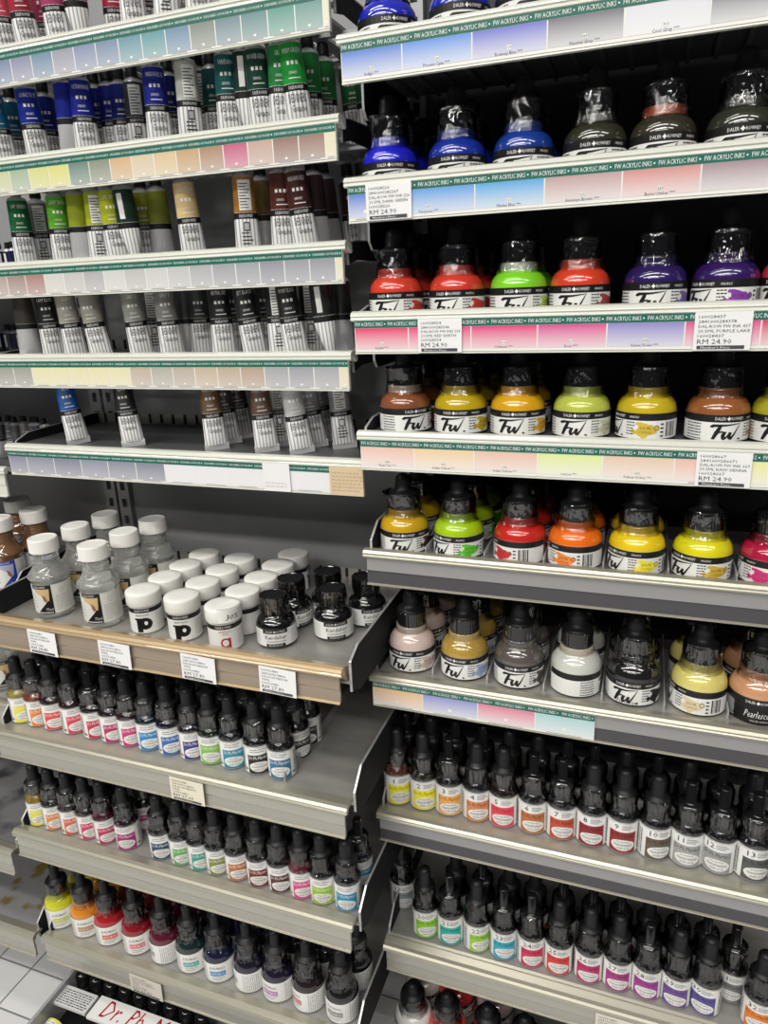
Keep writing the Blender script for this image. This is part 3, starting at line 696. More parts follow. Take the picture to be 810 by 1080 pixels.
rstrip('R2', [366, 405, 501, 574, 655, 737], 210, 900, [(.10, .22, .62), (.12, .34, .72), (.10, .38, .72), (.50, .33, .33), (.62, .27, .26), (.36, .26, .29)], ['', '147', '151', '222', '223', '251'],
       ['', 'Turquoise', 'Marine Blue', 'Antelope Brown', 'Burnt Umber', 'Sepia'], 'sky blue to mauve ink swatch strip on the second right rail')
rstrip('R3', [370, 431, 497, 567, 640, 722, 802], 350, 900, [(.72, .05, .16), (.72, .06, .2), (.70, .05, .20), (.66, .08, .28), (.27, .24, .56), (.68, .08, .26), (.62, .04, .12)], ['502', '', '513', '517', '494', '', ''],
       ['Scarlet', '', 'Crimson', 'Rose', 'Velvet Violet', '', ''], 'pink and lavender ink swatch strip on the third right rail')
rstrip('R4', [378, 437, 500, 567, 636, 712, 793], 480, 900, [(.78, .50, .40), (.80, .58, .34), (.76, .50, .38), (.70, .78, .32), (.74, .55, .40), (.78, .48, .38), (.78, .76, .32)], ['578', '567', '643', '', '663', '', ''],
       ['Flesh Tint', 'Indian Yellow', 'Indian Yellow', 'Lemon', 'Yellow Ochre', '', ''], 'peach and pale yellow ink swatch strip on the fourth right rail')
rstrip('R6', [392, 446, 504, 565], 735, 629, [(.82, .52, .28), (.28, .30, .62), (.70, .22, .32), (.40, .62, .64)], ['', '', '', ''], ['', '', '', ''], 'short four-swatch strip ending halfway along its grey right rail')
def lstrip(key, py, rights, cols, label, tab=True, tabs=True):
    """rights: divider pixels near the right end, the spacing repeats to the left"""
    s = SH[key]; e2 = at_y(rights[1], py, LYU).x; e1 = at_y(rights[0], py, LYU).x; pitch = (e2-e1)/rights[2]
    n = len(cols); xs = [e2-pitch*(n-i) for i in range(n)]; x0 = max(xs[0], s['x0']+.003)
    xs[0] = max(xs[0], x0)
    end = s['x1']-.003
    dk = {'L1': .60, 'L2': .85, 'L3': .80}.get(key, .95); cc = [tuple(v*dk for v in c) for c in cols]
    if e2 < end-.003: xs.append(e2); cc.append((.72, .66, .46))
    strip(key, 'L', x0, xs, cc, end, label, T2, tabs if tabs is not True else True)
G = lambda v: (v, v, v*1.04)
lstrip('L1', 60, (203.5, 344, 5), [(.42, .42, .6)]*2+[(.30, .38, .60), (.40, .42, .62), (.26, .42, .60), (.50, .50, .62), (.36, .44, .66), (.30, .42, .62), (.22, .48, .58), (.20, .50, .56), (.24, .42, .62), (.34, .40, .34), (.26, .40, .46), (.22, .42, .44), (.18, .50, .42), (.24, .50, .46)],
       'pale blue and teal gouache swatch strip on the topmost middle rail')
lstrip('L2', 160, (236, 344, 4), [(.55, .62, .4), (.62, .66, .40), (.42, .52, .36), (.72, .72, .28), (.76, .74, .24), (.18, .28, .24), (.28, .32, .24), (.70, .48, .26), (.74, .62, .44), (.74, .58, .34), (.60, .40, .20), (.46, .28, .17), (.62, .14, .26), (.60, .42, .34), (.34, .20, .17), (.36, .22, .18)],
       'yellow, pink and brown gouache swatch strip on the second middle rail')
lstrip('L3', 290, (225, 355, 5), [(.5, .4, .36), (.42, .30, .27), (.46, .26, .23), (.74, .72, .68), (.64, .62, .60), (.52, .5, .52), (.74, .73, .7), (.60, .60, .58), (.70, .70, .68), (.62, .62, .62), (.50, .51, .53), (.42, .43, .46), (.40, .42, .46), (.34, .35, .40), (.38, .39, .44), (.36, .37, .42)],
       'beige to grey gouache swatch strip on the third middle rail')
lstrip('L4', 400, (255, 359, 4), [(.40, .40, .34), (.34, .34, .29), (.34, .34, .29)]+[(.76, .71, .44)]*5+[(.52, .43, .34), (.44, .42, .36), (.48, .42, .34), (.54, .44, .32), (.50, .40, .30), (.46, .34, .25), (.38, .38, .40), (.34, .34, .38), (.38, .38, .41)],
       'cream and tan gouache swatch strip on the fourth middle rail')
s = SH['L5']; xs = [s['x0']+.003]+edges('L5', [32, 60, 88, 116, 145, 175, 210, 245, 277, 306, 347], 500)
strip('L5', 'L', xs[0], xs, [(.24, .24, .32), (.26, .26, .34), (.22, .22, .30), (.27, .27, .35), (.25, .26, .33), (.22, .23, .30)]+[(.74, .74, .76)]*5, s['x1']-.003, 'lavender-grey and white gouache swatch strip on the fifth middle rail', T2)
# ------------------------------------------------------------------ price tags
TAGN = 0
def price_tag(key, px0, px1, py, label, lines, price, h=None, tilt=0, col=None, bar=True, sink=0, dx=0):
    s = SH[key]; y = s['yf']-.0022; a = at_y(px0, py, y).x; c = at_y(px1, py, y).x; w = c-a
    z0 = s['zb']+.0008-sink; hh = h or (s['zt']-.0075-z0)
    e = empty('price_tag', ((a+c)/2, y, z0), 0, math.radians(tilt)); tag(e, label, 'price tag', 'price tags on the rails')
    b = MB(); b.local = True; b.box(-w/2, w/2, -.0003, .0003, 0, hh, 0)
    n = len(lines); lh = hh*.62/n
    for i, t in enumerate(lines):
        p, f = text_geo(t, lh*.62, 0, min(w*.9, w*.062*len(t)*.78+.001)); mx = min(q[0] for q in p)
        b.flat([(q[0]-mx-w*.43, q[1]+hh*.96-lh*(i+1)) for q in p], f, -.00045, 1)
    p, f = text_geo(price, hh*.13, 0, w*.60); mx = min(q[0] for q in p); b.flat([(q[0]-mx-w*.43, q[1]+hh*.165) for q in p], f, -.00045, 1)
    if bar:
        b.flat([(-w*.43, hh*.03), (w*.40, hh*.03), (w*.40, hh*.125), (-w*.43, hh*.125)], [(0, 1, 2, 3)], -.00045, 1)
        p, f = text_geo("Member's Price:", hh*.06, 0, w*.52); b.flat([(q[0]-w*.1, q[1]+hh*.045) for q in p], f, -.0006, 0)
    b.build('tag_paper', [paint(col) if col else mat('tag_white', (.80, .80, .80), .35), mat('tag_print', (.06, .06, .065), .4)], e); return e
price_tag('R2', 386, 434, 212, 'white price tag at the left end of the second right rail', ['160028226', '2841600282267', 'DAL-ROW FW INK 226', '29.5ML DARK GREEN', '160028226'], 'RM 24.90')
price_tag('R3', 441, 487, 352, 'white price tag near the left on the pink-swatch rail', ['160028554', '2841600285546', 'DAL-ROW FW INK 554', '29.5ML RED EARTH', '160028554'], 'RM 24.90')
price_tag('R3', 732, 793, 348, 'white price tag under the purple ink on the pink-swatch rail', ['160028437', '2841600284378', 'DAL-ROW FW INK 437', '29.5ML PURPLE LAKE', '160028437'], 'RM 24.90')
price_tag('R4', 734, 793, 492, 'white price tag under the sienna ink on the peach-swatch rail', ['160028667', '2841600286671', 'DAL-ROW FW INK 667', '29.5ML RAW SIENNA', '160028667'], 'RM 24.90')
LT = ['160021880', '2841600218806', 'DAL-ROW MEDIUM', '75ML', '160021880']
price_tag('L6', 30, 58, 675, 'first price tag from the left on the tan rail, under clear bottles', LT, 'RM 38.80', tilt=2)
price_tag('L6', 104, 136, 686, 'second price tag from the left on the tan rail', LT, 'RM 27.80', tilt=2)
price_tag('L6', 191, 226, 702, 'third price tag from the left on the tan rail, under white jars', LT, 'RM 27.80', tilt=2)
price_tag('L6', 273, 311, 714, 'crumpled price tag on the tan rail under the black drawing ink', LT, 'RM 27.80', tilt=2)
price_tag('L7', 180, 214, 832, 'yellowed price tag on the beige rail between two rows of slim bottles', LT, 'RM 27.60', col=(.74, .70, .56), tilt=1)
price_tag('L9', 139, 170, 1044, 'faded price tag on the rail of round ink bottles', LT, 'RM 27.60', col=(.62, .59, .52), tilt=2)
price_tag('R8', 628, 672, 1074, 'small pale price tag on the lowest visible right rail', LT, 'RM 27.60', col=(.70, .67, .58))
def sticker(px0, px1, py, col, label, lines):
    s = SH['L5']; y = s['yf']-.0022; a = at_y(px0, py, y).x; c = at_y(px1, py, y).x; z0 = s['zb']+.0006; hh = .0262
    b = MB(); rnd = random.Random(px0); b.box(a, c, y-.0003, y+.0003, z0, z0+hh, 0)
    for k in range(lines):
        x = a+.002
        while x < c-.003:
            l = rnd.uniform(.001, .004); b.flat([(x, z0+.004+k*.0032), (min(x+l, c-.001), z0+.004+k*.0032), (min(x+l, c-.001), z0+.0052+k*.0032), (x, z0+.0052+k*.0032)], [(0, 1, 2, 3)], y-.0005, 1); x += l+.0012
    tag(b.build('sticker', [paint(col), paint(tuple(v*.75 for v in col))]), label, 'sticker')
sticker(278, 306, 505, (.78, .77, .77), 'blank white torn sticker on the lavender-swatch rail', 2)
sticker(348, 383, 508, (.64, .50, .32), 'faded tan sticker at the right end of the lavender-swatch rail', 6)
# ------------------------------------------------------------------ right bay: squat inks
ORD = ['leftmost', 'second from left', 'third from left', 'fourth from left', 'fifth from left', 'sixth from left', 'seventh from left', 'eighth from left', 'ninth from left', 'tenth from left',
       'eleventh from left', 'twelfth from left', 'thirteenth from left', 'fourteenth from left', 'fifteenth from left', 'sixteenth from left']
SHN = {'R1': 'topmost right shelf', 'R2': 'blue-swatch right shelf', 'R3': 'pink-swatch right shelf', 'R4': 'peach-swatch right shelf', 'R5': 'bare grey right shelf',
       'R6': 'short-strip right shelf', 'R9': 'lowest right shelf'}
Y1 = .0375; RP = .0449
BLU, DBL, OLV, BLK = (.012, .02, .42), (.008, .03, .22), (.030, .030, .018), (.012, .012, .012)
ROWS = {
 'R1': (25, [(409, BLU, 'deep blue', 20, 0, 1, {}), (485, BLU, 'royal blue', 20, 1, 0, {}), (556, DBL, 'dark blue', 20, 2, 0, {})]),
 'R2': (180, [(412, (.014, .016, .50), 'cobalt blue', 5, 3, 3, {}), (482, (.010, .03, .30), 'marine blue', 0, 0, 2, {}), (552, (.010, .04, .26), 'navy blue', 0, 1, 2, {}), (627, OLV, 'olive black', 5, 2, 1, {}),
              (698, (.035, .03, .02), 'brown black', 10, 0, 1, dict(sp=(.4, .12, .08), neck=(.35, .09, .04))), (780, (.03, .032, .022), 'greenish black', 10, 1, 1, dict(sp=(.35, .12, .08)))]),
 'R3': (326, [(418, (.62, .05, .025), 'scarlet', -10, 3, 3, {}), (482, (.60, .045, .025), 'bright red', -14, 0, 4, {}), (547, (.20, .62, .02), 'lime green', 3, 1, 2, dict(sp=(.45, .6, .1), neck=(.5, .55, .45))), (611, (.62, .05, .02), 'orange red', -3, 2, 1, dict(sp=(.4, .05, .05))),
              (690, (.025, .012, .10), 'deep violet', 5, 0, 1, dict(sp=(.2, .12, .4))), (764, (.03, .01, .10), 'dark purple', -38, 1, 1, dict(sp=(.25, .05, .4))), (838, (.5, .03, .05), 'crimson', -20, 2, 0, {})]),
 'R4': (455, [(428, (.24, .075, .03), 'burnt brown', 30, 3, 3, dict(neck=(.4, .33, .27))), (486, (.50, .36, .008), 'mustard yellow', -8, 0, 3, {}), (546, (.68, .36, .010), 'golden yellow', -3, 1, 2, {}), (613, (.48, .54, .08), 'yellow green', -5, 2, 1, dict(sp=(.6, .6, .4))),
              (681, (.56, .42, .015), 'ochre yellow', -62, 0, 1, dict(sp=(.62, .45, .05))), (756, (.29, .10, .03), 'raw sienna', 28, 1, 1, dict(sp=(.5, .3, .1))), (826, (.38, .36, .02), 'olive yellow', 0, 2, 1, {})]),
 'R5': (570, [(427, (.55, .34, .010), 'ochre', 2, 3, 2, dict(sp=(.06, .03, .015))), (484, (.36, .56, .008), 'fresh lime', -38, 0, 3, dict(sp=(.12, .6, .03))), (548, (.52, .022, .015), 'warm red', -105, 1, 3, dict(sp=(.6, .04, .04))), (606, (.80, .15, .008), 'vivid orange', -85, 2, 2, dict(sp=(.85, .25, .05))),
              (671, (.78, .56, .012), 'warm yellow', -40, 0, 2, dict(sp=(.85, .75, .05))), (740, (.70, .64, .010), 'lemon yellow', -32, 1, 1, dict(sp=(.62, .42, .05))), (812, (.42, .012, .055), 'crimson pink', -75, 2, 1, dict(sp=(.65, .04, .2)))]),
 'R6': (695, [(435, (.60, .47, .42), 'pearl pink', -22, None, 3, dict(style='plain', neck=(.3, .25, .2))), (490, (.40, .26, .045), 'antique gold', -18, None, 3, dict(sp=(.35, .42, .62), neck=(.35, .24, .08))), (547, (.10, .085, .075), 'smoky grey', 0, None, 2, {}),
              (607, (.56, .57, .52), 'milky white', 100, None, 2, dict(neck=(.4, .36, .28))), (667, (.010, .010, .011), 'black', -3, 1, 2, dict(style='pearlw')), (736, (.66, .58, .17), 'pale yellow', -72, 2, 2, dict(sp=(.72, .62, .38))), (798, (.56, .28, .15), 'peach', 12, 0, 2, dict(style='pearl'))]),
}
for k, (py, lst) in ROWS.items():
    zd = SH[k]['zd']
    for i, (px, col, cn, off, fk, n, kw) in enumerate(lst):
        x = x_at(px, Y1, zd+.013)
        o = ORD[i]
        if k == 'R6': kw = dict(kw, sz=1.10)
        fw(x, Y1, zd, off, col, f'{cn} ink bottle, {o} in front row, {SHN[k]}', 'squat dropper ink bottles', film_k=fk, **kw)
        for j in range(1, n if n < 3 else 3):
            rnd = random.Random(px*7+j)
            fw(x+rnd.uniform(-.0008, .0008), Y1+RP*j, zd, rnd.uniform(-60, 60), col, f'{cn} ink bottle {("second", "third")[j-1]} in line behind the {o}, {SHN[k]}', 'squat dropper ink bottles', film_k=(fk or 0) % 3, **{q: w for q, w in kw.items() if q != 'style'})
for i, (px, col, cn) in enumerate(((436, (.72, .72, .68), 'white'), (472, (.62, .035, .02), 'bright red'), (514, (.02, .02, .022), 'black'), (553, (.03, .015, .02), 'dark'), (596, (.05, .02, .02), 'brownish'))):
    x = x_at(px, Y1, z9+.03)
    fw(x, Y1, z9, 30, col, f'{cn} ink bottle, {ORD[i]} in front row, {SHN["R9"]}', 'squat dropper ink bottles', film_k=i % 3)
    if i in (0, 1, 2): fw(x, Y1+RP, z9, 0, ((.75, .68, .62), (.5, .03, .03), (.4, .3, .3))[i], f'{("pale", "red", "dull pink")[i]} ink bottle behind the {ORD[i]} one, {SHN["R9"]}', 'squat dropper ink bottles', film_k=i)
# ------------------------------------------------------------------ right bay: numbered slim bottles
def slims(key, pts, ys, rowname, kind, g, back):
    zd = SH[key]['zd']; yr = SH[key]['yf']+.0175+RS*1.08
    for i, t in enumerate(pts):
        px, py, lab, liq, cn, off, num, tip = t
        x = x_at(px, yr, zd+.018)
        slim(x, yr, zd, off, lab, liq, f'slim bottle, {cn} label, {ORD[i]} in front row, {rowname}', g, kind, num, tip, i, dark=(.03, .03, .03) if kind == 'num' and min(lab) > .3 else None)
        if i in back:
            rnd = random.Random(px); tp = rnd.random() < .4 if kind == 'num' else rnd.random() < .15
            l2, q2, c2 = (lab, liq, cn) if back[i] is None else back[i]
            slim(x+rnd.uniform(-.001, .001), yr+.0305, zd, off+rnd.uniform(-40, 40), l2, q2, f'slim bottle, {c2} label, behind the {ORD[i]}, {rowname}', g, kind, num if back[i] is None else '', tp, i+1)
DK = (.010, .009, .009)
R7 = [(420, 842, (.85, .78, .04), (.14, .035, .008), 'yellow number one', 5, 1, False), (447, 851, (.85, .78, .03), (.03, .025, .012), 'lemon number two', 2, 2, False), (474, 858, (.80, .40, .10), DK, 'orange number three', 0, 3, True),
      (503, 867, (.66, .24, .09), DK, 'rust orange number four', 5, 4, False), (531, 873, (.75, .06, .10), (.02, .008, .008), 'pinkish red number five', -5, 5, False), (562, 881, (.50, .16, .05), DK, 'brown number six', 0, 6, True),
      (592, 887, (.52, .08, .04), DK, 'brick red number seven', 5, 7, True), (624, 895, (.28, .025, .035), DK, 'maroon number eight', 0, 8, False), (656, 903, (.27, .03, .03), DK, 'dark red number nine', 5, 9, False), (690, 911, (.13, .095, .07), DK, 'dark brown number ten', 22, 10, False),
      (724, 919, (.36, .36, .35), DK, 'light grey number eleven', 5, 11, True), (758, 928, (.33, .33, .33), DK, 'mid grey number twelve', -3, 12, True), (793, 936, (.10, .10, .10), DK, 'black number thirteen', 22, 13, True)]
slims('R7', R7, None, 'numbered-bottle shelf', 'num', 'slim numbered bottles on the right shelf', {i: None for i in range(13)})
R8 = [(449, 983, (.28, .60, .04), DK, 'lime green number twenty', 3, 20, False), (475, 991, (.03, .42, .36), DK, 'teal green', 0, 21, True), (503, 1000, (.34, .60, .06), DK, 'light green', 18, 22, False), (531, 1007, (.04, .38, .52), DK, 'turquoise blue', 5, 23, True),
      (560, 1016, (.62, .03, .10), DK, 'crimson', 8, 24, True), (589, 1022, (.70, .05, .05), DK, 'bright red', 0, 25, False), (621, 1030, (.50, .03, .14), DK, 'ruby', 0, 26, False), (651, 1038, (.40, .05, .22), DK, 'magenta', 5, 27, False), (682, 1045, (.36, .05, .30), DK, 'violet', 0, 28, True),
      (713, 1052, (.16, .08, .30), DK, 'dark violet', 0, 29, False), (744, 1058, (.10, .08, .30), DK, 'indigo', -8, 30, False)]
slims('R8', R8, None, 'lower right slim-bottle shelf', 'num', 'slim bottles on the lower right shelf', {i: None for i in range(1, 11)})
s8 = SH['R8']; yr = s8['yf']+.0165+RS
slim(x_at(800, yr, s8['zd']+.018), yr, s8['zd'], 5, (.75, .22, .04), DK, 'slim bottle with orange label at right photo edge, lower right shelf', 'slim bottles on the lower right shelf', 'num', 32, False, 2)
slim(x_at(425, yr+.030, s8['zd']+.018), yr+.030, s8['zd'], 0, (.30, .32, .36), DK, 'slim bottle with grey label standing alone at left rear of lower right shelf', 'slim bottles on the lower right shelf', 'num', 19, False, 1)
slim(x_at(771, yr+.024, s8['zd']+.018), yr+.024, s8['zd'], 0, (.2, .2, .2), DK, 'slim bottle with dark label set back beside the gap near right photo edge', 'slim bottles on the lower right shelf', 'num', 31, True, 3)
# ------------------------------------------------------------------ middle bay: slim bottles
L7 = [(24, 758, (.80, .74, .03), (.42, .33, .06), 'yellow', 0, '', False), (41, 764, (.78, .24, .05), (.26, .06, .02), 'orange', 0, '', False), (58, 769, (.70, .08, .07), (.04, .010, .012), 'red', -8, '', False), (78, 775, (.70, .05, .10), (.035, .008, .012), 'rose red', 8, '', False),
      (100, 781, (.60, .03, .08), (.02, .008, .010), 'crimson', 6, '', True), (119, 787, (.48, .02, .12), (.025, .008, .014), 'magenta', 0, '', False), (138, 792, (.60, .03, .17), (.04, .008, .018), 'bright pink', 0, '', False), (158, 797, (.02, .24, .55), (.008, .02, .035), 'sky blue', -8, '', False),
      (180, 803, (.03, .14, .46), (.008, .012, .03), 'royal blue', 0, '', False), (203, 809, (.05, .04, .26), (.012, .008, .022), 'indigo', 0, '', False), (224, 815, (.22, .52, .06), (.012, .02, .010), 'leaf green', -14, '', False), (246, 820, (.02, .26, .38), (.008, .016, .022), 'teal blue', -4, '', False),
      (272, 826, (.015, .015, .016), DK, 'black', 0, '', False), (297, 830, (.04, .16, .30), DK, 'slate blue', -12, '', False)]
bk = {i: None for i in range(13)}; bk[13] = ((.03, .03, .03), DK, 'black')
slims('L7', L7, None, 'half-bare middle shelf', 'rad', 'slim bottles on the half-bare middle shelf', bk)
yr = SH['L7']['yf']+.0165+RS; x = x_at(297, yr, SH['L7']['zd']+.018)
slim(x+.0005, yr+.057, SH['L7']['zd'], -10, (.03, .03, .03), DK, 'slim bottle with black label, rearmost beside the bare deck of middle shelf', 'slim bottles on the half-bare middle shelf', 'rad', '', False, 2)
L8 = [(42, 866, (.80, .76, .04), (.34, .22, .02), 'lemon yellow', -10, '', False), (58, 871, (.74, .26, .07), DK, 'orange', -4, '', False), (76, 877, (.70, .14, .07), (.02, .008, .008), 'coral red', 0, '', False), (94, 882, (.60, .05, .15), (.02, .008, .010), 'raspberry', 0, '', False),
      (112, 888, (.52, .03, .11), (.10, .008, .030), 'dark pink', 0, '', False), (135, 894, (.38, .02, .17), (.03, .010, .022), 'plum', -20, '', False), (171, 906, (.03, .07, .14), DK, 'midnight blue', -14, '', False), (192, 912, (.14, .42, .12), DK, 'grass green', -4, '', False),
      (211, 918, (.04, .36, .28), DK, 'sea green', 0, '', False), (230, 924, (.24, .26, .05), DK, 'olive', -2, '', False), (251, 931, (.50, .17, .06), DK, 'rust', -4, '', False), (274, 937, (.20, .025, .025), DK, 'maroon', -12, '', False), (296, 943, (.10, .035, .03), DK, 'dark brown', -6, '', False),
      (319, 949, (.70, .07, .28), (.14, .015, .025), 'hot pink', 0, '', False), (341, 956, (.32, .54, .03), DK, 'lime', -10, '', False), (367, 961, (.03, .27, .48), (.008, .012, .02), 'azure blue', -12, '', False)]
slims('L8', L8, None, 'ink-stained middle shelf', 'rad', 'slim bottles on the ink-stained middle shelf', {5: ((.45, .03, .2), DK, 'magenta'), 1: None, 3: None, 7: None, 8: None, 9: None, 11: None, 12: None, 13: None, 14: None, 15: None})
L9 = [(65, 972, (.55, .55, .02), (.55, .60, .05), 'lemon yellow', -8), (92, 982, (.62, .22, .015), (.45, .22, .10), 'orange', -10), (117, 990, (.36, .012, .015), (.72, .12, .08), 'red', -8), (146, 1000, (.22, .008, .015), (.72, .16, .20), 'crimson', -8), (175, 1010, (.10, .008, .025), (.3, .3, .3), 'wine', -75),
      (203, 1020, (.008, .022, .022), (.06, .42, .40), 'deep teal', -8), (232, 1030, (.008, .010, .035), (.06, .26, .62), 'navy', -10), (264, 1040, (.010, .009, .020), (.3, .3, .35), 'indigo', -80), (294, 1048, (.014, .009, .022), (.5, .2, .5), 'violet black', -32), (326, 1058, (.018, .010, .014), (.5, .15, .15), 'black cherry', -55), (361, 1068, (.009, .009, .010), (.25, .25, .25), 'black', -25)]
L9B = [((.50, .50, .03), 'yellow'), ((.55, .20, .02), 'amber'), ((.10, .02, .012), 'brown'), ((.16, .012, .02), 'dark red'), ((.10, .01, .03), 'plum'), ((.02, .012, .02), 'dark'), ((.009, .010, .035), 'dark blue'), ((.012, .012, .02), 'blue black'), ((.012, .010, .014), 'black'), ((.010, .010, .012), 'black'), ((.010, .010, .012), 'black')]
zd = SH['L9']['zd']; yr = SH['L9']['yf']+.0165+RR
for i, (px, py, liq, lab, cn, off) in enumerate(L9):
    x = x_at(px, yr, zd+.018)
    roundb(x, yr, zd, off, liq, lab, f'round {cn} ink bottle, {ORD[i]} in front row, lowest middle shelf', 'round ink bottles on the lowest middle shelf', i)
    roundb(x+.001, yr+.0375, zd, off-20, L9B[i][0], lab, f'round {L9B[i][1]} ink bottle just behind the {ORD[i]} round bottle', 'round ink bottles on the lowest middle shelf', i+1)
# ------------------------------------------------------------------ middle bay: media, jars, drawing ink
zd = SH['L6']['zd']
for c, (px, py) in enumerate(((54, 654), (102, 667))):
    x = at_z(px, py, zd).x-.010
    for j in range(3):
        medium(x+.004*j, -.0165-.004*c+.0425*j, zd, -18, 'clear', f'clear medium bottle with white cap, {("left", "right")[c]} column, {("front", "middle", "rear")[j]} of the tan-railed shelf', 'clear medium bottles')
for c, (x, n) in enumerate(((-.4585, 4), (-.4110, 4), (-.3600, 5))):
    for j in range(n):
        k = 'white' if c == 2 and j == 0 else 'black'
        lab = 'white jar with red logo and handwritten percentage taped over its cap' if k == 'white' else f'white-capped paint jar, {("left", "middle", "right")[c]} jar column, {("front", "second", "third", "fourth", "rearmost")[j]} in line'
        jar(x+.0010*j, (-.021, -.0235, -.031)[c]+.0347*j, zd, (-8, -8, 0)[c]+(0 if j == 0 else 70+10*c), k, k == 'white', lab, 'white-capped paint jars')
for x, y, off, lab in ((-.3165, -.0105, -6, 'black drawing ink bottle nearest the tan rail, beside the white jars'), (-.2695, .0180, 6, 'black drawing ink bottle standing apart on bare deck, front label fully visible'),
                       (-.3190, .0300, 40, 'black drawing ink bottle directly behind the frontmost drawing ink'), (-.2905, .0560, -50, 'black drawing ink bottle behind, between the two front drawing ink bottles'),
                       (-.2480, .0530, 18, 'black drawing ink bottle farthest right against the shelf side plate')):
    drawing(x, y, zd, off, lab, 'drawing ink bottles')
# left bay bottles
z6 = SH['T6']['zd']
for px, py, lab in ((-3, 546, 'amber medium bottle cut by the left photo edge, nearest one'), (34, 537, 'amber medium bottle right of its row, white cap lit'), (17, 526, 'amber medium bottle in the rear, middle white cap')):
    p = at_z(px, py, z6+.0854); medium(p.x, p.y, z6, 10, 'amber', lab, 'amber medium bottles')
z7 = SH['T7']['zd']; yy = -.03+.02+.0225
medium(at_y(12, 740, yy).x, yy, z7, 10, 'clear', 'clear medium bottle on the left-bay shelf below the amber ones', 'left-bay clear bottles')
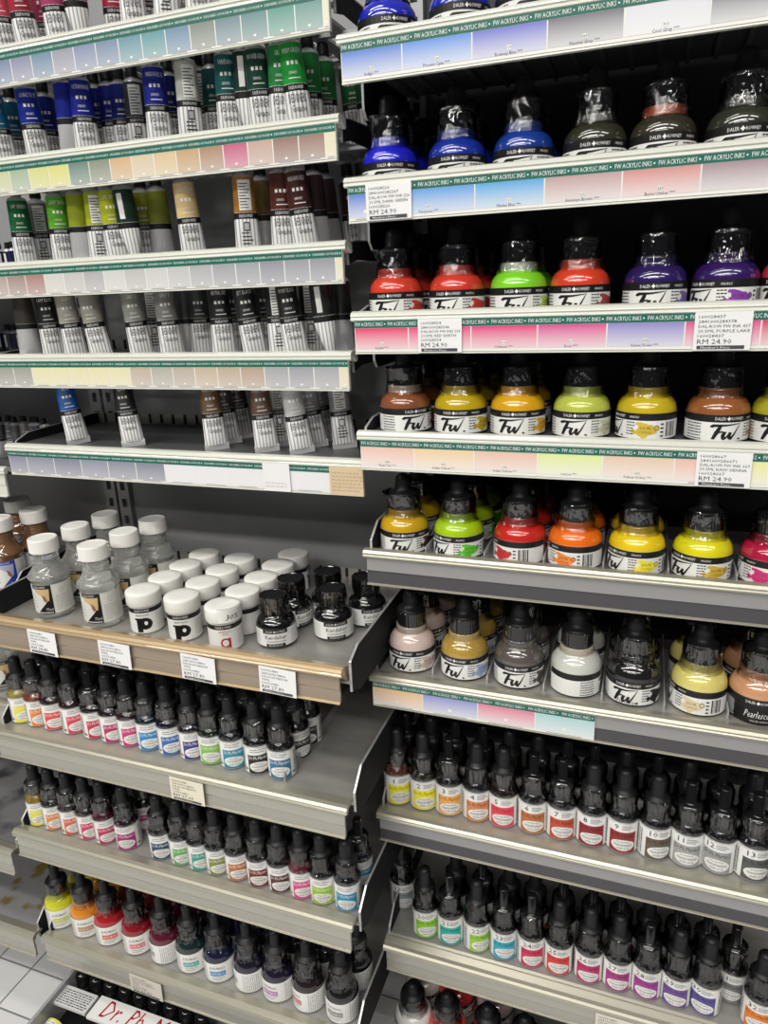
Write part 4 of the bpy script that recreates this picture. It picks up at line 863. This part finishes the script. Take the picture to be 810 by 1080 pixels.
# ------------------------------------------------------------------ gouache tubes, shelf by shelf: (px, py of the foot, row, view turn, lean, kind, colour, word, printed name)
W_ = (.70, .70, .68)
TU = {
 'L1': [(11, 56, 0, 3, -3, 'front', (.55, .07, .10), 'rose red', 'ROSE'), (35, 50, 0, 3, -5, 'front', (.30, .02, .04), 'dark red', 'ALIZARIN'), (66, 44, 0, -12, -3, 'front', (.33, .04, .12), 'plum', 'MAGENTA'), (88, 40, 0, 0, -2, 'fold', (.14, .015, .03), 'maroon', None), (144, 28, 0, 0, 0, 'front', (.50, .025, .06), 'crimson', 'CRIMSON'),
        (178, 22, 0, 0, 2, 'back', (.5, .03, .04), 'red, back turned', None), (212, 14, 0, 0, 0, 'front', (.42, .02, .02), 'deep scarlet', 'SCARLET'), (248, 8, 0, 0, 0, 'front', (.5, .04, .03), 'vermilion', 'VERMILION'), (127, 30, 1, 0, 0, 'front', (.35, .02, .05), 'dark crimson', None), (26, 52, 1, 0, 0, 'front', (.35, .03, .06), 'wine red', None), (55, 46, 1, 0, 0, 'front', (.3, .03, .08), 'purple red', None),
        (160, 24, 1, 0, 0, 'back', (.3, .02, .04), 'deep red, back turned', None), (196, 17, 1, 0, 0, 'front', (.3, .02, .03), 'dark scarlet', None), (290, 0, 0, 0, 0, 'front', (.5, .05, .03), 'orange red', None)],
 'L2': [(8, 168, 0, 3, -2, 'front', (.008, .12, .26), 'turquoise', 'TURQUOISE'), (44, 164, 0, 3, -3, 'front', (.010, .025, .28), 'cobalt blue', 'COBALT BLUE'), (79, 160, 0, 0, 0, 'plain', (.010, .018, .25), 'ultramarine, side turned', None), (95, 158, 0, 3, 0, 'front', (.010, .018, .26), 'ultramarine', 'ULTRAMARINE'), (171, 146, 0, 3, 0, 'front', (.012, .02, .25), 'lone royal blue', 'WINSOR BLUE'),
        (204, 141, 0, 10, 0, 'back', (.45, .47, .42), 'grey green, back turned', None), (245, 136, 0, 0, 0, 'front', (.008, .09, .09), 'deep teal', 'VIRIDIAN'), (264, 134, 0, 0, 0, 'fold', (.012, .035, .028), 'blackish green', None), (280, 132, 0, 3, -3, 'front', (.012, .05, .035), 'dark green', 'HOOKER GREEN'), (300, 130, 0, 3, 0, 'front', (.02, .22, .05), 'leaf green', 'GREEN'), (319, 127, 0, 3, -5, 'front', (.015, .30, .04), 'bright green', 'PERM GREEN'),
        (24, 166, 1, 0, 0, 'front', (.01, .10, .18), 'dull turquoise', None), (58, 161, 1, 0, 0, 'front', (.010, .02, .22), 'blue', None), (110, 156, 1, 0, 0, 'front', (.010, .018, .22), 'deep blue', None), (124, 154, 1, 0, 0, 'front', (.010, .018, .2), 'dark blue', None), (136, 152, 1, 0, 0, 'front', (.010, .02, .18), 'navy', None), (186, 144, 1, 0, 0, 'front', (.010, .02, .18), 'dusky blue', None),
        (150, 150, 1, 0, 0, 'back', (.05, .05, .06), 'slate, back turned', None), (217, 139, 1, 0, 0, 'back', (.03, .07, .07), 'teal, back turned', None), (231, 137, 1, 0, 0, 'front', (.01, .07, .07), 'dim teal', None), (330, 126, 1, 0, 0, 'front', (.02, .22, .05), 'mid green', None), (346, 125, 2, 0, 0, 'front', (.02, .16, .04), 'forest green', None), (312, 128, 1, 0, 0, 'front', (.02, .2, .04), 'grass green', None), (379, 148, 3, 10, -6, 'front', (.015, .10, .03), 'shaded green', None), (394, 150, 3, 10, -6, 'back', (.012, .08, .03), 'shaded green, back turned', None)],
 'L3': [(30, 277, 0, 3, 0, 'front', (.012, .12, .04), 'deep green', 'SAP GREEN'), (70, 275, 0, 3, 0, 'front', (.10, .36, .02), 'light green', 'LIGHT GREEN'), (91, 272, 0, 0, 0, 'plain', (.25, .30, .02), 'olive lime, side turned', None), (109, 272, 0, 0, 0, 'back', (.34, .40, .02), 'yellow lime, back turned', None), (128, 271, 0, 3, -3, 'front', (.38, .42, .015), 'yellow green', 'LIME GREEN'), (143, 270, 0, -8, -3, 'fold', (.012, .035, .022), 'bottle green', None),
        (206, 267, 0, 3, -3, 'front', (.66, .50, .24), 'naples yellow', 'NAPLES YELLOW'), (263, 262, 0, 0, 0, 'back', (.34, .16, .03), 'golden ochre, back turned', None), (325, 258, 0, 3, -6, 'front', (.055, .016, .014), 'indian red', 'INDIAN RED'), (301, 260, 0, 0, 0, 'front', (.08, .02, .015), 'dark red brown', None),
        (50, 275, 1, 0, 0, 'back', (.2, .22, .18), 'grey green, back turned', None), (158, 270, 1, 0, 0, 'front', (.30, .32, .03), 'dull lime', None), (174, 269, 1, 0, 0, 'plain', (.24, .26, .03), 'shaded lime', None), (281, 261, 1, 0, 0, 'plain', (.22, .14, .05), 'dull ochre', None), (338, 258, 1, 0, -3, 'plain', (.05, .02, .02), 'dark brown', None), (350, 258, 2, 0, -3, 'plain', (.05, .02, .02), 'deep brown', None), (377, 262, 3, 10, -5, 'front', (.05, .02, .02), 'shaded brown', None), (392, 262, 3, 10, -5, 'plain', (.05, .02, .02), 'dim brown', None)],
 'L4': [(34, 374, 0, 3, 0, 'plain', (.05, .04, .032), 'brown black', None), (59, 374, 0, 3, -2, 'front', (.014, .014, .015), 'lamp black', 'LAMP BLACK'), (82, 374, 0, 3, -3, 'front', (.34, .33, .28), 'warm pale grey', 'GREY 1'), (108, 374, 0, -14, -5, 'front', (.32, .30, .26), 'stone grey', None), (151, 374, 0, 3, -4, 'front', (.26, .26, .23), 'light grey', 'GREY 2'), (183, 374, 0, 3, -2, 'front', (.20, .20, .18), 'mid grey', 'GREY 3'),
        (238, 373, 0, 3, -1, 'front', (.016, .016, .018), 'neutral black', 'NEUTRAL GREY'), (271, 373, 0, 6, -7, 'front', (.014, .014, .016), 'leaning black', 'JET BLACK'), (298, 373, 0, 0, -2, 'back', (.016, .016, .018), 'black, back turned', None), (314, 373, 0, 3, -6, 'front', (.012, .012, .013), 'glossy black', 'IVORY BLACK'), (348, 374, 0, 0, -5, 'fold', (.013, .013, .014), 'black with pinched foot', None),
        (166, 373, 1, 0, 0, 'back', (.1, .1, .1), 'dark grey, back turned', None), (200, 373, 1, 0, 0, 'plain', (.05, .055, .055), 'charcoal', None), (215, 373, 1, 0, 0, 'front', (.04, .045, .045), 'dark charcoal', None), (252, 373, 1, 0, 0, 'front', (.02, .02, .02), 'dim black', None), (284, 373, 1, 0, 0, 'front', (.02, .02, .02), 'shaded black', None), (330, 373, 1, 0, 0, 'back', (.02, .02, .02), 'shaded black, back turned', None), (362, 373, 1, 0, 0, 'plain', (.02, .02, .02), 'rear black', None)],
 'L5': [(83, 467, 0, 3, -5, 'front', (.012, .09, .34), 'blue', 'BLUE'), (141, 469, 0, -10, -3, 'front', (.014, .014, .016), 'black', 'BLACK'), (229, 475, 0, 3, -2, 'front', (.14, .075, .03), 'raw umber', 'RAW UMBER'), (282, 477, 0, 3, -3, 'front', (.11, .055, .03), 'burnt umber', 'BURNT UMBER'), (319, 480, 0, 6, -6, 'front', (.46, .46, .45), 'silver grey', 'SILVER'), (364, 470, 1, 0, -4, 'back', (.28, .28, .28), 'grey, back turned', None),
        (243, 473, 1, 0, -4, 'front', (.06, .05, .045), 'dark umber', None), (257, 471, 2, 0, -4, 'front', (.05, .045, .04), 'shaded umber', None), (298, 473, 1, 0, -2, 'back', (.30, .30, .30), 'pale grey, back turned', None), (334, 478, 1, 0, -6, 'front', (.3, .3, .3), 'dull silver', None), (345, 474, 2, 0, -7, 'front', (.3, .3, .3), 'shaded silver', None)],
}
TSN = {'L1': 'the blue-swatch middle shelf', 'L2': 'the yellow-and-brown-swatch middle shelf', 'L3': 'the grey-swatch middle shelf', 'L4': 'the cream-swatch middle shelf', 'L5': 'the lavender-swatch middle shelf'}
for k, lst in TU.items():
    zd = SH[k]['zd']
    for i, (px, py, row, off, lean, kind, col, word, nm) in enumerate(lst):
        y = LYU+.026+.027*row
        pos = Vector((x_at(px, y, zd+.004), y, zd))
        pl = ('in the front row on', 'set one row back on', 'set two rows back on', 'at the rear right end of')[min(row, 3)]
        tube(pos.x, y, zd, off, lean, kind, col, f'{word} gouache tube {pl} {TSN[k]}', nm)
for k, py, pxs, w in (('T5', 470, (4, 13, 21, 29, 37, 46, 55), 'beside the lavender-swatch shelf'), ('T4', 374, (2, 12, 21), 'beside the cream-swatch shelf'), ('T3', 278, (1, 10, 18), 'beside the grey-swatch shelf')):
    for i, px in enumerate(pxs):
        y = .085+.004*(i % 2)
        o = tube(at_y(px, py, y).x, y, SH[k]['zd'], (20, -30, 40, 0, 30, -20, 10)[i], (0, 2, -2, 1, 3, -4, -6)[i], ('plain', 'front')[i % 2] if k == 'T5' else 'fold', (((.05, .05, .06), (.12, .12, .13), (.1, .1, .1), (.2, .2, .2), (.15, .15, .16), (.03, .03, .08), (.02, .02, .08))[i] if k == 'T5' else (.010, .014, .06)),
                 f'small dark gouache tube, {ORD[i]} in the far-left cluster {w}', None, 'far-left gouache tubes')
        o.scale = (.60, .60, .80)
# ------------------------------------------------------------------ boxed ink set at the bottom
zb = .105
c0 = at_z(75, 1027, zb); c1 = at_z(27, 1078, zb)
x0 = (c0.x+c1.x)/2; x1 = -.27; yb = c0.y+.03; yf = c1.y-.06
case = empty('boxed_ink_set', ((x0+x1)/2, (yf+yb)/2, 0)); tag(case, 'clear boxed set of small ink bottles with red script title, under the lowest shelf', 'box')
b = MB(); b.box(x0, x1, yf, yb, .0, .006); b.box(x0, x0+.004, yf, yb, .006, zb, 0); b.box(x1-.004, x1, yf, yb, .006, zb); b.box(x0, x1, yb-.004, yb, .006, zb); b.box(x0, x1, yf, yf+.004, .006, zb-.03)
b.build('tray', [mat('grey_acrylic_tray', (.34, .34, .35), .2, coat=.6)], case)
b = MB(); b.box(x0+.004, x1-.004, yf+.004, yb-.004, .006, zb-.040); b.build('insert', [mat('black_insert', (.012, .012, .013), .35)], case)
cw = .030; yq0 = at_z(67, 1038, zb-.01).y; yq1 = at_z(56, 1058, zb-.01).y
def card(x0, x1, y0, y1, z, name, mats, deco):
    b = MB(); b.box(x0, x1, y0, y1, z-.004, z); deco(b, z+.0002); return b.build(name, mats, case)
xi0 = at_z(56, 1058, zb-.01).x; xi1 = at_z(99, 1058, zb-.01).x
def deco_info(b, z):
    rnd = random.Random(1)
    for k in range(7):
        v = yq0-.004-(yq0-yq1-.006)*k/6.5; x = xi0+.003
        while x < xi1-.004:
            l = rnd.uniform(.0015, .006); b.add([(x, v-.0012, z), (min(x+l, xi1-.002), v-.0012, z), (min(x+l, xi1-.002), v, z), (x, v, z)], [(0, 1, 2, 3)], 1); x += l+.0012
card(xi0, xi1, yq1, yq0, zb-.008, 'info_card', [mat('card_grey_white', (.66, .67, .67), .35), mat('label_dark_grey', (.05, .05, .05), .4)], deco_info)
RED = paint((.42, .008, .02))
def deco_title(b, z):
    p, f = text_geo("Dr. Ph. Martin's", .021, .25, .145); b.add([(px+xi1+.090, py+(yq0+yq1)/2-.009, z) for px, py in p], f, 1)
card(xi1+.004, xi1+.18, yq1-.002, yq0+.002, zb-.008, 'title_card', [WHITE, RED], deco_title)
for i in range(9):                                        # the row of black caps behind the cards
    x = xi0+.006+i*.0225; y = yq0+.020
    r = empty('set_bottle', (x, y, zb-.040), 0, 0, 0); tag(r, f'small bottle with glossy black cap, {ORD[i]} along the rear of the boxed set', 'bottle', 'bottles in the boxed set')
    b = MB(); b.local = True; b.lathe([(.0085, 0), (.0098, .001), (.0100, .012), (.0080, .016)], 22); b.build('glass_body', [ink((.02, .02, .02))], r)
    b = MB(); b.local = True; b.lathe([(.0098, .016), (.0100, .017), (.0098, .028), (.0088, .032), (.0060, .0342), (.002, .035)], 22); b.build('screw_cap', [GLOSSB], r)
for i, (lc, lq, w) in enumerate((((.75, .75, .04), (.4, .35, .03), 'yellow'), (WHITE.diffuse_color[:3], (.2, .05, .02), 'white'), ((.7, .2, .05), (.3, .06, .02), 'orange'), ((.6, .04, .1), (.1, .01, .02), 'crimson'), ((.3, .02, .2), (.05, .01, .03), 'purple'))):
    x = xi0+.014+i*.031; y = yq1-.040
    o = slim(x, y, zb-.062, 0, lc[:3], lq, f'small slim bottle with {w} label at the front of the boxed set', 'front bottles in the boxed set')
    o.rotation_euler = (math.radians(-90), 0, PI); o.location = (x, yq1-.012, zb-.040+.0135)
# ------------------------------------------------------------------ light
def area(name, loc, sx, sy, w, target, col=(1, .97, .92)):
    l = bpy.data.lights.new(name, 'AREA'); l.shape = 'RECTANGLE'; l.size = sx; l.size_y = sy; l.energy = w; l.color = col
    o = bpy.data.objects.new(name, l); COL.objects.link(o); o.location = loc
    o.rotation_euler = (Vector(target)-Vector(loc)).to_track_quat('-Z', 'Y').to_euler(); return o
for x, y, sx, p in ((-.55, -1.45, 2.2, 30), (-1.1, -.75, 1.6, 16), (-.6, -2.9, 2.4, 60), (-2.5, -1.5, 1.3, 18), (1.5, -1.5, 1.3, 16), (-2.5, -2.9, 1.2, 20), (1.5, -2.9, 1.2, 18), (-.5, -3.9, 3.2, 36)):
    area('ceiling_tube_light', (x, y, 2.84), sx, .2, p, (x, y+(.5 if y < -2 else 0), 0))
w = bpy.data.worlds.new('shop'); SC.world = w; w.use_nodes = True
w.node_tree.nodes['Background'].inputs['Color'].default_value = (.85, .9, 1, 1); w.node_tree.nodes['Background'].inputs['Strength'].default_value = .05
SC.view_settings.view_transform = 'Standard'; SC.view_settings.look = 'None'; SC.view_settings.gamma = 1; SC.view_settings.use_curve_mapping = False
SC.view_settings.exposure = -0.04
SC.cycles.use_denoising = True
SC.cycles.max_bounces = 8; SC.cycles.transparent_max_bounces = 20; SC.cycles.transmission_bounces = 8
